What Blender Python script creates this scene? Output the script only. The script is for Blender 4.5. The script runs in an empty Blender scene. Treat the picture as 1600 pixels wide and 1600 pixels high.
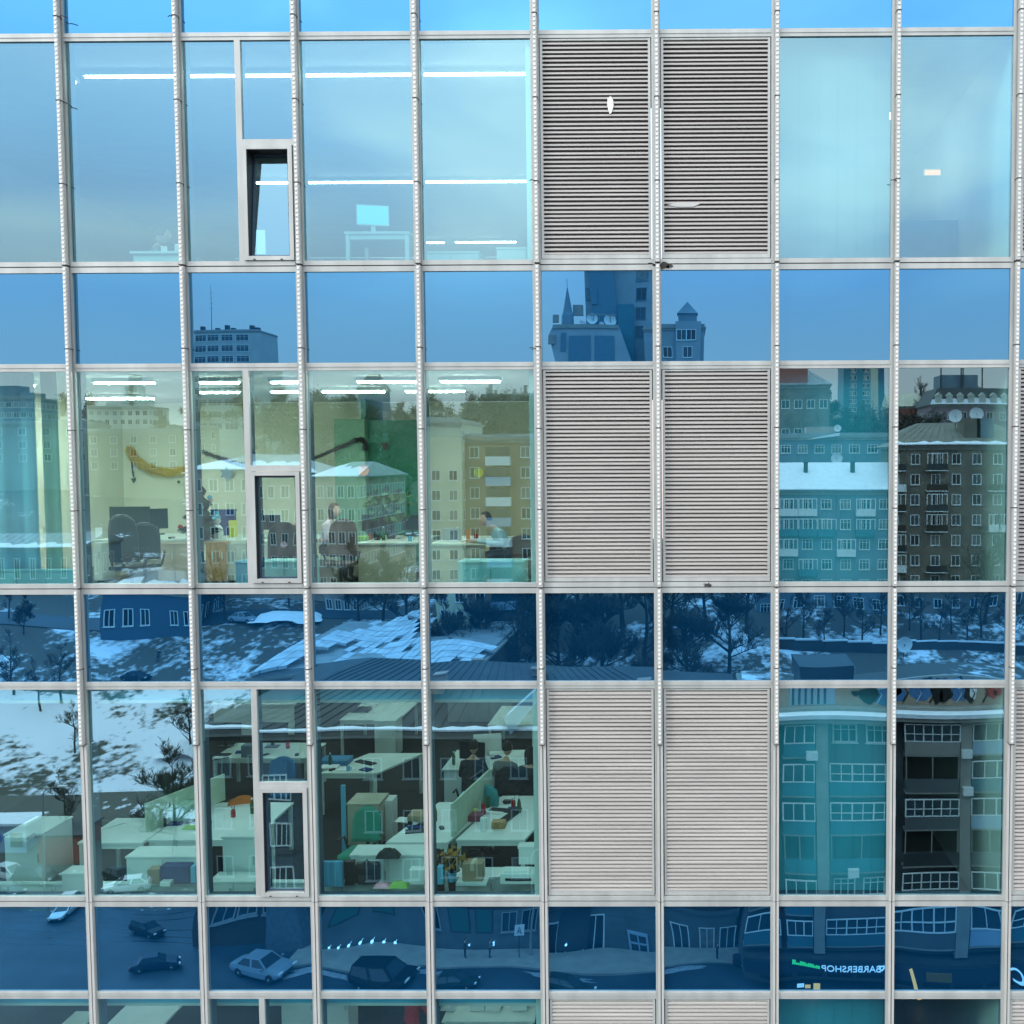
import bpy, bmesh, math, random
from mathutils import Vector, Matrix
rad = math.radians
random.seed(7)
sc = bpy.context.scene
COL = sc.collection

# ------------------------------------------------------------------ camera
CAMY, CAMZ = -12.8, 32.0
PITCH, ROLL, YAW, U0 = rad(3.0236), rad(-0.2205), rad(-0.437), 1058.6
def axes():
    cy, sy, cp, sp, cr, sr = math.cos(YAW), math.sin(YAW), math.cos(PITCH), math.sin(PITCH), math.cos(ROLL), math.sin(ROLL)
    r = Vector((cy, -sy, 0)); f0 = Vector((sy, cy, 0)); z = Vector((0, 0, 1))
    f = cp*f0 - sp*z; u = sp*f0 + cp*z
    return cr*r + sr*u, f, -sr*r + cr*u
AR, AF, AU = axes()
cam = bpy.data.objects.new('camera', bpy.data.cameras.new('camera')); COL.objects.link(cam)
cam.data.sensor_width = 36; cam.data.lens = 36.0
cam.data.shift_x = -(U0-800)/1600
cam.data.clip_start = 0.1; cam.data.clip_end = 6000
M = Matrix((AR, AU, -AF)).transposed().to_4x4(); M.translation = Vector((0, CAMY, CAMZ))
cam.matrix_world = M
sc.camera = cam

# ------------------------------------------------------------------ sky, sun, exposure
SUN_EL, SUN_AZ = rad(24), rad(234)      # azimuth from +Y clockwise: behind the camera, to its left
w = bpy.data.worlds.new('World'); sc.world = w; w.use_nodes = True
nt = w.node_tree; N = nt.nodes; L = nt.links
for n in list(N): N.remove(n)
sky = N.new('ShaderNodeTexSky'); sky.sky_type = 'NISHITA'; sky.sun_disc = False
sky.sun_elevation = SUN_EL; sky.sun_rotation = SUN_AZ; sky.altitude = 180
sky.air_density = 1.0; sky.dust_density = 0.3; sky.ozone_density = 3.0
tc = N.new('ShaderNodeTexCoord'); mp = N.new('ShaderNodeMapping'); mp.inputs['Scale'].default_value = (1, 1, 2.0); mp.inputs['Location'].default_value = (0.35, 0.2, 0.1)
nz = N.new('ShaderNodeTexNoise'); nz.inputs['Scale'].default_value = 2.1; nz.inputs['Detail'].default_value = 5; nz.inputs['Roughness'].default_value = 0.42
nz.inputs['Distortion'].default_value = 0.35
rp = N.new('ShaderNodeValToRGB'); rp.color_ramp.elements[0].position = 0.38; rp.color_ramp.elements[1].position = 0.60
rp.color_ramp.elements[0].color = (.62, .62, .62, 1); rp.color_ramp.elements[1].color = (.85, .85, .85, 1)
mx = N.new('ShaderNodeMix'); mx.data_type = 'RGBA'
cl = N.new('ShaderNodeMix'); cl.data_type = 'RGBA'; ca = N.new('ShaderNodeMix'); ca.data_type = 'RGBA'; ca.inputs['A'].default_value = (8.0, 12.5, 18.0, 1); ca.inputs['B'].default_value = (18.5, 20.5, 21.0, 1)   # blue grey to creamy cloud
n2 = N.new('ShaderNodeTexNoise'); n2.inputs['Scale'].default_value = 3.1; n2.inputs['Detail'].default_value = 5; n2.inputs['Roughness'].default_value = .45; n2.inputs['Distortion'].default_value = .6
r2 = N.new('ShaderNodeValToRGB'); r2.color_ramp.elements[0].position = .42; r2.color_ramp.elements[1].position = .60
L.new(mp.outputs[0], n2.inputs['Vector']); L.new(n2.outputs['Fac'], r2.inputs[0]); L.new(r2.outputs[0], ca.inputs['Factor']); L.new(ca.outputs['Result'], cl.inputs['A']); cl.inputs['B'].default_value = (26, 27, 28, 1)   # cloud: grey low down, bright overhead
sz = N.new('ShaderNodeSeparateXYZ'); up = N.new('ShaderNodeMapRange'); up.inputs['From Min'].default_value = .10; up.inputs['From Max'].default_value = .75; up.interpolation_type = 'SMOOTHSTEP'
mxm = N.new('ShaderNodeMath'); mxm.operation = 'MAXIMUM'
bg = N.new('ShaderNodeBackground'); bg.inputs['Strength'].default_value = 0.115
ow = N.new('ShaderNodeOutputWorld')
L.new(tc.outputs['Generated'], mp.inputs['Vector']); L.new(mp.outputs[0], nz.inputs['Vector']); L.new(nz.outputs['Fac'], rp.inputs[0])
L.new(tc.outputs['Generated'], sz.inputs[0]); L.new(sz.outputs['Z'], up.inputs['Value']); L.new(up.outputs[0], cl.inputs['Factor'])
lowf = N.new('ShaderNodeMapRange'); lowf.inputs['From Min'].default_value = .08; lowf.inputs['From Max'].default_value = .22   # clouds thin out near the horizon
ml = N.new('ShaderNodeMath'); ml.operation = 'MULTIPLY'; L.new(sz.outputs['Z'], lowf.inputs['Value'])
L.new(rp.outputs[0], ml.inputs[0]); L.new(lowf.outputs[0], ml.inputs[1]); L.new(ml.outputs[0], mxm.inputs[0])
up2 = N.new('ShaderNodeMapRange'); up2.inputs['From Min'].default_value = .35; up2.inputs['From Max'].default_value = .8; L.new(sz.outputs['Z'], up2.inputs['Value']); L.new(up2.outputs[0], mxm.inputs[1])
L.new(mxm.outputs[0], mx.inputs['Factor']); L.new(sky.outputs[0], mx.inputs['A']); L.new(cl.outputs['Result'], mx.inputs['B'])
hz = N.new('ShaderNodeMapRange'); hz.inputs['From Min'].default_value = .10; hz.inputs['From Max'].default_value = .27; hz.inputs['To Min'].default_value = .80; hz.inputs['To Max'].default_value = 0   # pale winter murk along the horizon
hm = N.new('ShaderNodeMix'); hm.data_type = 'RGBA'; hm.inputs['B'].default_value = (11.2, 9.3, 9.0, 1)
L.new(sz.outputs['Z'], hz.inputs['Value']); L.new(hz.outputs[0], hm.inputs['Factor']); L.new(mx.outputs['Result'], hm.inputs['A'])
L.new(hm.outputs['Result'], bg.inputs['Color']); L.new(bg.outputs[0], ow.inputs['Surface'])
sl = bpy.data.lights.new('sun', 'SUN'); sl.energy = 1.3; sl.angle = rad(12); sl.color = (1, 0.95, 0.88)
so = bpy.data.objects.new('sun', sl); COL.objects.link(so)
sdir = Vector((math.sin(SUN_AZ)*math.cos(SUN_EL), math.cos(SUN_AZ)*math.cos(SUN_EL), math.sin(SUN_EL)))
so.rotation_euler = sdir.to_track_quat('Z', 'Y').to_euler(); so.location = (0, -20, 80)
sc.view_settings.view_transform = 'Standard'; sc.view_settings.look = 'None'
sc.view_settings.exposure = 0.0; sc.view_settings.gamma = 1.0
sc.cycles.caustics_reflective = False; sc.cycles.caustics_refractive = False
sc.cycles.max_bounces = 10; sc.cycles.transparent_max_bounces = 12; sc.cycles.sample_clamp_indirect = 6

# ------------------------------------------------------------------ measuring
def ray(px, py):
    a = (px-U0)/1600; b = (py-800)/1600
    d = AR*a + AF - AU*b
    return d / d.y
def wp(px, py, V):          # a point V metres in front of the camera's plane (indoors)
    d = ray(px, py); return Vector((d.x*V, CAMY+V, CAMZ+d.z*V))
def rp_(px, py, V):         # the same for the town seen mirrored in the glass: folded back over the facade plane y=0
    p = wp(px, py, V); return Vector((p.x, -p.y, p.z))
def XV(px, V, py=900): return ray(px, py).x*V

# ------------------------------------------------------------------ materials
MATS = {}
def mat(name, col, rough=0.7, var=0.12, scale=3.0, metal=0.0, bump=0.0, spec=0.4, emit=None, es=1.0, stretch=(1, 1, 1)):
    if name in MATS: return MATS[name]
    m = bpy.data.materials.new(name); m.use_nodes = True; MATS[name] = m
    n = m.node_tree.nodes; l = m.node_tree.links; b = n['Principled BSDF']
    b.inputs['Roughness'].default_value = rough; b.inputs['Metallic'].default_value = metal
    b.inputs['Specular IOR Level'].default_value = spec
    t = n.new('ShaderNodeTexCoord'); mpn = n.new('ShaderNodeMapping'); mpn.inputs['Scale'].default_value = stretch
    x = n.new('ShaderNodeTexNoise'); x.inputs['Scale'].default_value = scale; x.inputs['Detail'].default_value = 4
    r = n.new('ShaderNodeValToRGB'); r.color_ramp.elements[0].position = 0.3; r.color_ramp.elements[1].position = 0.72
    c = Vector(col)
    r.color_ramp.elements[0].color = (*[max(0, k*(1-var)) for k in c], 1)
    r.color_ramp.elements[1].color = (*[min(1, k*(1+var)) for k in c], 1)
    l.new(t.outputs['Object'], mpn.inputs[0]); l.new(mpn.outputs[0], x.inputs['Vector']); l.new(x.outputs['Fac'], r.inputs[0]); l.new(r.outputs[0], b.inputs['Base Color'])
    if bump:
        bn = n.new('ShaderNodeBump'); bn.inputs['Strength'].default_value = 0.5; bn.inputs['Distance'].default_value = bump
        l.new(x.outputs['Fac'], bn.inputs['Height']); l.new(bn.outputs[0], b.inputs['Normal'])
    if emit:
        b.inputs['Emission Color'].default_value = (*emit, 1); b.inputs['Emission Strength'].default_value = es
    return m
def brickmat(name, c1, c2, mortar, scale=1.0, bw=0.5, rh=0.25, ms=0.02):
    m = bpy.data.materials.new(name); m.use_nodes = True; MATS[name] = m
    n = m.node_tree.nodes; l = m.node_tree.links; b = n['Principled BSDF']; b.inputs['Roughness'].default_value = 0.85
    t = n.new('ShaderNodeTexCoord'); sp = n.new('ShaderNodeSeparateXYZ'); ad = n.new('ShaderNodeMath'); cb = n.new('ShaderNodeCombineXYZ')
    br = n.new('ShaderNodeTexBrick'); br.inputs['Scale'].default_value = scale
    br.inputs['Color1'].default_value = (*c1, 1); br.inputs['Color2'].default_value = (*c2, 1); br.inputs['Mortar'].default_value = (*mortar, 1)
    br.inputs['Brick Width'].default_value = bw; br.inputs['Row Height'].default_value = rh; br.inputs['Mortar Size'].default_value = ms
    nz_ = n.new('ShaderNodeTexNoise'); nz_.inputs['Scale'].default_value = 0.35; nz_.inputs['Detail'].default_value = 6
    r = n.new('ShaderNodeValToRGB'); r.color_ramp.elements[0].color = (.55, .55, .55, 1); r.color_ramp.elements[1].color = (1.2, 1.2, 1.2, 1)
    r.color_ramp.elements[0].position = .3; r.color_ramp.elements[1].position = .75
    mm = n.new('ShaderNodeMix'); mm.data_type = 'RGBA'; mm.blend_type = 'MULTIPLY'; mm.inputs['Factor'].default_value = 1
    l.new(t.outputs['Object'], sp.inputs[0]); l.new(sp.outputs[0], ad.inputs[0]); l.new(sp.outputs[1], ad.inputs[1])
    l.new(ad.outputs[0], cb.inputs[0]); l.new(sp.outputs[2], cb.inputs[1]); l.new(cb.outputs[0], br.inputs['Vector'])
    l.new(t.outputs['Object'], nz_.inputs['Vector']); l.new(nz_.outputs['Fac'], r.inputs[0])
    l.new(br.outputs['Color'], mm.inputs['A']); l.new(r.outputs[0], mm.inputs['B']); l.new(mm.outputs['Result'], b.inputs['Base Color'])
    return m
def glassmat(name, refl, rtint, ttint=None, base=None):
    m = bpy.data.materials.new(name); m.use_nodes = True; MATS[name] = m
    n = m.node_tree.nodes; l = m.node_tree.links
    for k in list(n): n.remove(k)
    o = n.new('ShaderNodeOutputMaterial'); mixn = n.new('ShaderNodeMixShader'); mixn.inputs[0].default_value = refl
    g = n.new('ShaderNodeBsdfGlossy'); g.inputs['Color'].default_value = (*rtint, 1); g.inputs['Roughness'].default_value = 0.0
    if ttint: t = n.new('ShaderNodeBsdfTransparent'); t.inputs['Color'].default_value = (*ttint, 1)
    else: t = n.new('ShaderNodeBsdfDiffuse'); t.inputs['Color'].default_value = (*base, 1)
    l.new(t.outputs[0], mixn.inputs[1]); l.new(g.outputs[0], mixn.inputs[2]); l.new(mixn.outputs[0], o.inputs[0])
    return m
ALU = mat('brushed aluminium', (0.51, 0.525, 0.50), 0.42, 0.14, 4, 0.25, stretch=(1, 1, .3))
ALUF = mat('pale aluminium fin', (0.56, 0.56, 0.53), 0.45, 0.05, 4, 0.15)
GROOVE = mat('dark joint', (0.06, 0.055, 0.05), 0.8)
INNER = mat('inner grey blue profile', (0.035, 0.07, 0.12), 0.5)
SLAT = mat('louvre slat', (0.53, 0.505, 0.47), 0.5, 0.12, 2, 0.1, stretch=(.3, 1, 6))
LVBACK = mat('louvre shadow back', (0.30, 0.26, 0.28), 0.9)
BEAD = mat('white light bead', (0.85, 0.85, 0.82), 0.35, 0.03)
CABLE = mat('black rubber', (0.015, 0.015, 0.015), 0.5)
VIS = glassmat('blue reflective vision glass', 0.38, (0.50, 0.86, 1.0), (0.64, 0.99, 0.96))
SPAN = glassmat('deep blue spandrel glass', 0.80, (0.14, 0.41, 0.66), None, (0.0, 0.09, 0.25))
WHITE = mat('white laminate', (0.74, 0.78, 0.76), 0.4, 0.05)
CREAM = mat('cream laminate', (0.62, 0.67, 0.61), 0.5, 0.06)
BLACKP = mat('black plastic', (0.02, 0.02, 0.022), 0.4, 0.2)
DARKF = mat('dark fabric', (0.035, 0.035, 0.04), 0.9, 0.3, 20)
WOOD = mat('orange wood veneer', (0.42, 0.24, 0.09), 0.5, 0.3, 6, stretch=(6, 6, 1))
CARTON = mat('brown cardboard', (0.40, 0.28, 0.18), 0.8, 0.1)
PAPER = mat('white paper', (0.8, 0.8, 0.78), 0.7, 0.03)
WGREEN = mat('pale green plaster', (0.80, 0.78, 0.62), 0.8, 0.07, 0.8)
WHITEW = mat('white plaster', (0.7, 0.73, 0.7), 0.8, 0.05, 1)
CARPET = mat('dark carpet', (0.022, 0.02, 0.02), 0.95, 0.3, 25)
CEILM = mat('white ceiling tile', (0.72, 0.74, 0.72), 0.9, 0.04)
TEALB = mat('teal blind fabric', (0.05, 0.33, 0.46), 0.8, 0.12, 1.2)
BLUEB = mat('blue bulkhead', (0.10, 0.60, 0.90), 0.6, 0.08)
CURT = mat('light blue curtain', (0.42, 0.74, 0.95), 0.8, 0.15, 1.2, stretch=(6, 6, .3))
LAMP2 = mat('lit tube', (1, 1, 1), 0.5, 0, emit=(1, 0.95, 0.84), es=110)
LAMP1 = mat('lit ceiling line', (1, 1, 1), 0.5, 0, emit=(1, 0.97, 0.92), es=16)
LAMP3 = mat('lit office tube', (1, 1, 1), 0.5, 0, emit=(.86, 1, 1), es=27)
SCREEN = mat('lit blue screen', (0.05, 0.05, 0.05), 0.3, 0, emit=(0.1, 0.75, 1.0), es=.8)
SCREEND = mat('dark screen', (0.012, 0.02, 0.025), 0.15, 0)
SNOW = mat('snow', (0.74, 0.78, 0.85), 0.8, 0.06, 1.5, bump=.05)
ASPH = mat('asphalt', (0.022, 0.042, 0.062), 0.5, 0.35, 0.25)  # bluish base colour stands in for sky reflected on the wet surface
CONC = mat('grey concrete', (0.27, 0.26, 0.24), 0.85, 0.15, 1)
BARK = mat('bark', (0.035, 0.03, 0.026), 0.9, 0.3, 6)
TWIG = mat('winter twigs', (0.045, 0.042, 0.036), 0.9, 0.35, 0.8)
NEEDLE = mat('evergreen needles', (0.015, 0.05, 0.035), 0.8, 0.5, 9)
WINF = mat('white window frame', (0.72, 0.74, 0.74), 0.5, 0.06)
WING = mat('window glass of houses', (0.025, 0.045, 0.06), 0.08, 0.3, 0.7, spec=0.7)
ROOFG = mat('grey sheet metal roof', (0.25, 0.27, 0.29), 0.5, 0.2, 0.6)
TIN = mat('dark tin roof', (0.035, 0.04, 0.045), 0.5, 0.3, 0.4)
GRAFB = mat('graffiti blue paint', (0.06, 0.17, 0.36), 0.8)
GRAFR = mat('graffiti red paint', (0.45, 0.04, 0.04), 0.8)
GRAFK = mat('graffiti black paint', (0.01, 0.01, 0.012), 0.8)

BRK = brickmat('grey brown brick', (.20, .165, .13), (.26, .21, .165), (.16, .15, .13), 1, .5, .16)
BRKD = brickmat('dark brown brick', (.048, .032, .024), (.062, .043, .032), (.04, .035, .03), 1, .5, .16)
BRKP = brickmat('pinkish brick', (.38, .27, .23), (.44, .32, .27), (.36, .3, .27), 1, .6, .2)
BEIGE = mat('beige render', (.50, .45, .35), .85, .14, .25)
PALEW = mat('pale render', (.50, .50, .46), .85, .12, .2)
BLUER = mat('blue grey render', (.15, .21, .26), .85, .16, .3)
BLUEH = mat('blue painted boards', (.045, .10, .16), .75, .2, 3, stretch=(8, 8, .4))
STONE = mat('old rusticated plaster', (.10, .12, .13), .85, .2, .6, bump=.02)
REDM = mat('red brown tin', (.34, .10, .07), .7, .15)
PANELT = mat('teal painted panel', (.04, .15, .20), .6, .12, .5)
PANELG = mat('grey panel', (.09, .10, .11), .7, .15, .5)
PANELB = mat('light blue panel', (.30, .42, .55), .6, .12, .5)
DRK = mat('balcony void shade', (.018, .016, .015), .9)


# ------------------------------------------------------------------ mesh helpers
class MB:
    def __init__(s): s.v = []; s.f = []; s.m = []
    def quad(s, a, b, c, d, mi=0):
        k = len(s.v); s.v += [tuple(a), tuple(b), tuple(c), tuple(d)]; s.f.append((k, k+1, k+2, k+3)); s.m.append(mi); return s
    def poly(s, pts, mi=0):
        k = len(s.v); s.v += [tuple(p) for p in pts]; s.f.append(tuple(range(k, k+len(pts)))); s.m.append(mi); return s
    def box(s, x0, x1, y0, y1, z0, z1, mi=0, rz=0, c=None):
        k = len(s.v); vs = [(x, y, z) for z in (z0, z1) for y in (y0, y1) for x in (x0, x1)]
        if rz:
            cx, cy = c or ((x0+x1)/2, (y0+y1)/2); co, si = math.cos(rz), math.sin(rz)
            vs = [(cx+(x-cx)*co-(y-cy)*si, cy+(x-cx)*si+(y-cy)*co, z) for x, y, z in vs]
        s.v += vs
        for f in ((0, 2, 3, 1), (4, 5, 7, 6), (0, 1, 5, 4), (2, 6, 7, 3), (0, 4, 6, 2), (1, 3, 7, 5)):
            s.f.append(tuple(k+i for i in f)); s.m.append(mi)
        return s
    def tube(s, pts, rs, n=6, mi=0, cap=True):
        pts = [Vector(p) for p in pts]; rings = []
        if not hasattr(rs, '__len__'): rs = [rs]*len(pts)
        for i, p in enumerate(pts):
            d = (pts[min(i+1, len(pts)-1)]-pts[max(i-1, 0)])
            if d.length < 1e-9: d = Vector((0, 0, 1))
            d.normalize(); a = d.cross(Vector((0.3, 0.9, 0.1))); 
            if a.length < 1e-3: a = d.cross(Vector((1, 0, 0)))
            a.normalize(); b = d.cross(a); k = len(s.v)
            for j in range(n):
                t = 2*math.pi*j/n; s.v.append(tuple(p+(a*math.cos(t)+b*math.sin(t))*rs[i]))
            rings.append(k)
        for i in range(len(rings)-1):
            for j in range(n):
                s.f.append((rings[i]+j, rings[i]+(j+1) % n, rings[i+1]+(j+1) % n, rings[i+1]+j)); s.m.append(mi)
        if cap:
            s.f.append(tuple(rings[0]+j for j in range(n))[::-1]); s.m.append(mi)
            s.f.append(tuple(rings[-1]+j for j in range(n))); s.m.append(mi)
        return s
    def lathe(s, prof, n=14, c=(0, 0, 0), mi=0, sx=1, sy=1):
        k0 = len(s.v)
        for r, z in prof:
            for j in range(n):
                t = 2*math.pi*j/n; s.v.append((c[0]+r*math.cos(t)*sx, c[1]+r*math.sin(t)*sy, c[2]+z))
        for i in range(len(prof)-1):
            for j in range(n):
                s.f.append((k0+i*n+j, k0+i*n+(j+1) % n, k0+(i+1)*n+(j+1) % n, k0+(i+1)*n+j)); s.m.append(mi)
        s.f.append(tuple(k0+j for j in range(n))[::-1]); s.m.append(mi)
        s.f.append(tuple(k0+(len(prof)-1)*n+j for j in range(n))); s.m.append(mi)
        return s
    def prism(s, pts, axis, a, b, mi=0):   # outline in the two other axes extruded along 'x' or 'y'
        def P(p, t): return (t, p[0], p[1]) if axis == 'x' else (p[0], t, p[1]) if axis == 'y' else (p[0], p[1], t)
        n = len(pts); k = len(s.v); s.v += [P(p, a) for p in pts]+[P(p, b) for p in pts]
        s.f.append(tuple(range(k, k+n))); s.f.append(tuple(range(k+n, k+2*n))[::-1]); s.m += [mi, mi]
        for i in range(n): s.f.append((k+i, k+(i+1) % n, k+n+(i+1) % n, k+n+i)); s.m.append(mi)
        return s
    def mesh(s, name, mats, smooth=False, bev=0):
        me = bpy.data.meshes.new(name); me.from_pydata(s.v, [], s.f); me.validate()
        for m_ in (mats if isinstance(mats, (list, tuple)) else [mats]): me.materials.append(m_)
        if len(me.polygons) == len(s.m): me.polygons.foreach_set('material_index', s.m)
        bm = bmesh.new(); bm.from_mesh(me); bmesh.ops.recalc_face_normals(bm, faces=bm.faces)
        if bev: 
            bmesh.ops.bevel(bm, geom=[e for e in bm.edges if len(e.link_faces) == 2 and e.calc_face_angle(0) > .6], offset=bev, segments=2, affect='EDGES', profile=.6)
        bm.to_mesh(me); bm.free()
        if smooth: me.polygons.foreach_set('use_smooth', [True]*len(me.polygons))
        return me
    def build(s, name, mats, parent=None, loc=(0, 0, 0), smooth=False, bev=0):
        return link(name, s.mesh(name, mats, smooth, bev), parent, loc)
def link(name, me, parent=None, loc=(0, 0, 0), rz=0):
    o = bpy.data.objects.new(name, me); COL.objects.link(o); o.parent = parent; o.location = loc
    if rz: o.rotation_euler = (0, 0, rz)
    return o
def thing(name, label, cat, loc=(0, 0, 0), rz=0, group=None):
    o = bpy.data.objects.new(name, None); COL.objects.link(o); o.location = loc; o.rotation_euler = (0, 0, rz)
    o.empty_display_size = .2; o['label'] = label; o['category'] = cat
    if group: o['group'] = group
    return o
def tag(o, label, cat, group=None, kind=None):
    o['label'] = label; o['category'] = cat
    if group: o['group'] = group
    if kind: o['kind'] = kind
    return o
def struct(o, label=None):
    o['kind'] = 'structure'
    if label: o['label'] = label
    return o
def copy_thing(o, loc, rz, label, group=None):
    def rec(a, par):
        c = a.copy(); COL.objects.link(c); c.parent = par
        for ch in a.children: rec(ch, c)
        return c
    c = rec(o, None); c.location = loc; c.rotation_euler = (0, 0, rz); c['label'] = label
    if group: c['group'] = group
    return c

# ================================================================== THE GLASS FACADE
MX = [-7.633, -6.19, -4.744, -3.273, -1.81, -0.33, 1.135, 2.605, 4.081]
for k in range(3): MX.insert(0, MX[0]-1.46)
for k in range(2): MX.append(MX[-1]+1.47)
I1 = 3                                       # index of the first mullion that the photo shows
DB = [38.404, 34.387, 30.381, 26.360, 22.345, 18.33]      # double transoms at the foot of each glazed storey
BD = [41.19, 37.172, 33.150, 29.146, 25.125, 21.11]       # single transoms at its head
bld = thing('office_building', 'large glass office building with pale aluminium grid, blue panes and louvred bays', 'building', (0, 0, -8))
OB = Vector((0, 0, 8))
def fac(mb, name, mats, smooth=False): return mb.build(name, mats, bld, OB, smooth)
def pane_mesh(w_, h_, amp, seed, name, m_, n=12):
    rnd = random.Random(seed); mb = MB()
    a = [rnd.uniform(-1, 1) for _ in range(8)]; pil = amp*1.5*rnd.uniform(.35, 1.0)*rnd.choice((1, 1, -1))
    tx, tz = rnd.gauss(0, .0026), rnd.gauss(0, .0014)
    for j in range(n+1):
        for i in range(n+1):
            u = 2*i/n-1; v = 2*j/n-1
            d = pil*(1-u*u)*(1-v*v) + amp*.35*(a[0]*math.sin(3*u+a[1]*3)*math.cos(2*v+a[2]*3)+a[3]*math.sin(2.2*v+a[4]*5)*(1-u*u*.4)) 
            d += tx*u*w_/2 + tz*v*h_/2
            mb.v.append((u*w_/2, d, v*h_/2))
    for j in range(n):
        for i in range(n):
            k = j*(n+1)+i; mb.f.append((k, k+1, k+n+2, k+n+1)); mb.m.append(0)
    return mb.mesh(name, m_, True)
nb = len(MX)-1
SOLID = {8-0: 1}
def is_louvre(i): return (i-I1) in (4, 5, 8) or (i-I1) in (9,)
def seamed(h, y0, y1):
    m = MB(); return m
# mullions, one length per storey
for k in range(len(DB)-1):
    zt, zb = DB[k], DB[k+1]
    for i, x in enumerate(MX):
        m = MB()
        m.box(-.066, .038, -.030, .012, zb+.004, zt-.004, 0)
        lim = 28.40
        def fin(a, b):
            m.box(-.027, .027, -.105, -.062, a, b, 1); m.box(-.010, .010, -.062, -.030, a, b, 3)
        def twin(a, b):
            m.box(-.036, -.006, -.060, -.030, a, b, 1); m.box(.006, .036, -.060, -.030, a, b, 1); m.box(-.006, .006, -.034, -.030, a, b, 2)
        if zb > lim: fin(zb+.006, zt-.006)
        elif zt < lim: twin(zb+.006, zt-.006)
        else: fin(lim, zt-.006); twin(zb+.006, lim-.004)
        m.box(-.035, .035, .02, .20, zb, zt, 3)
        m.box(-.068, .040, -.026, -.022, zt-.006, zt+.002, 2)
        fac(m, 'mullion', [ALU, ALUF, GROOVE, INNER]).location = (x, 0, 8)
# bead light strips on the fins
def strip_mesh(z0, z1):
    m = MB(); seg = 1.003; z = z1
    while z > z0+.02:
        b = max(z0, z-seg); m.box(-.021, .021, -.118, -.105, b+.008, z-.004, 0)
        q = z-.03
        while q > b+.02:
            m.box(-.013, .013, -.126, -.118, q-.014, q+.014, 1); q -= .0528
        m.box(-.030, .030, -.121, -.03, b-.004, b+.006, 2)
        z = b
    return m.mesh('light_strip', [ALUF, BEAD, GROOVE])
s1 = strip_mesh(DB[1]+.01, DB[0]-.01); s2 = strip_mesh(DB[2]+.01, DB[1]-.01); s3 = strip_mesh(28.40, DB[2]-.01)
for x in MX:
    for s_ in (s1, s2, s3): link('light_strip', s_, bld, (x, 0, 8))
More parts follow.
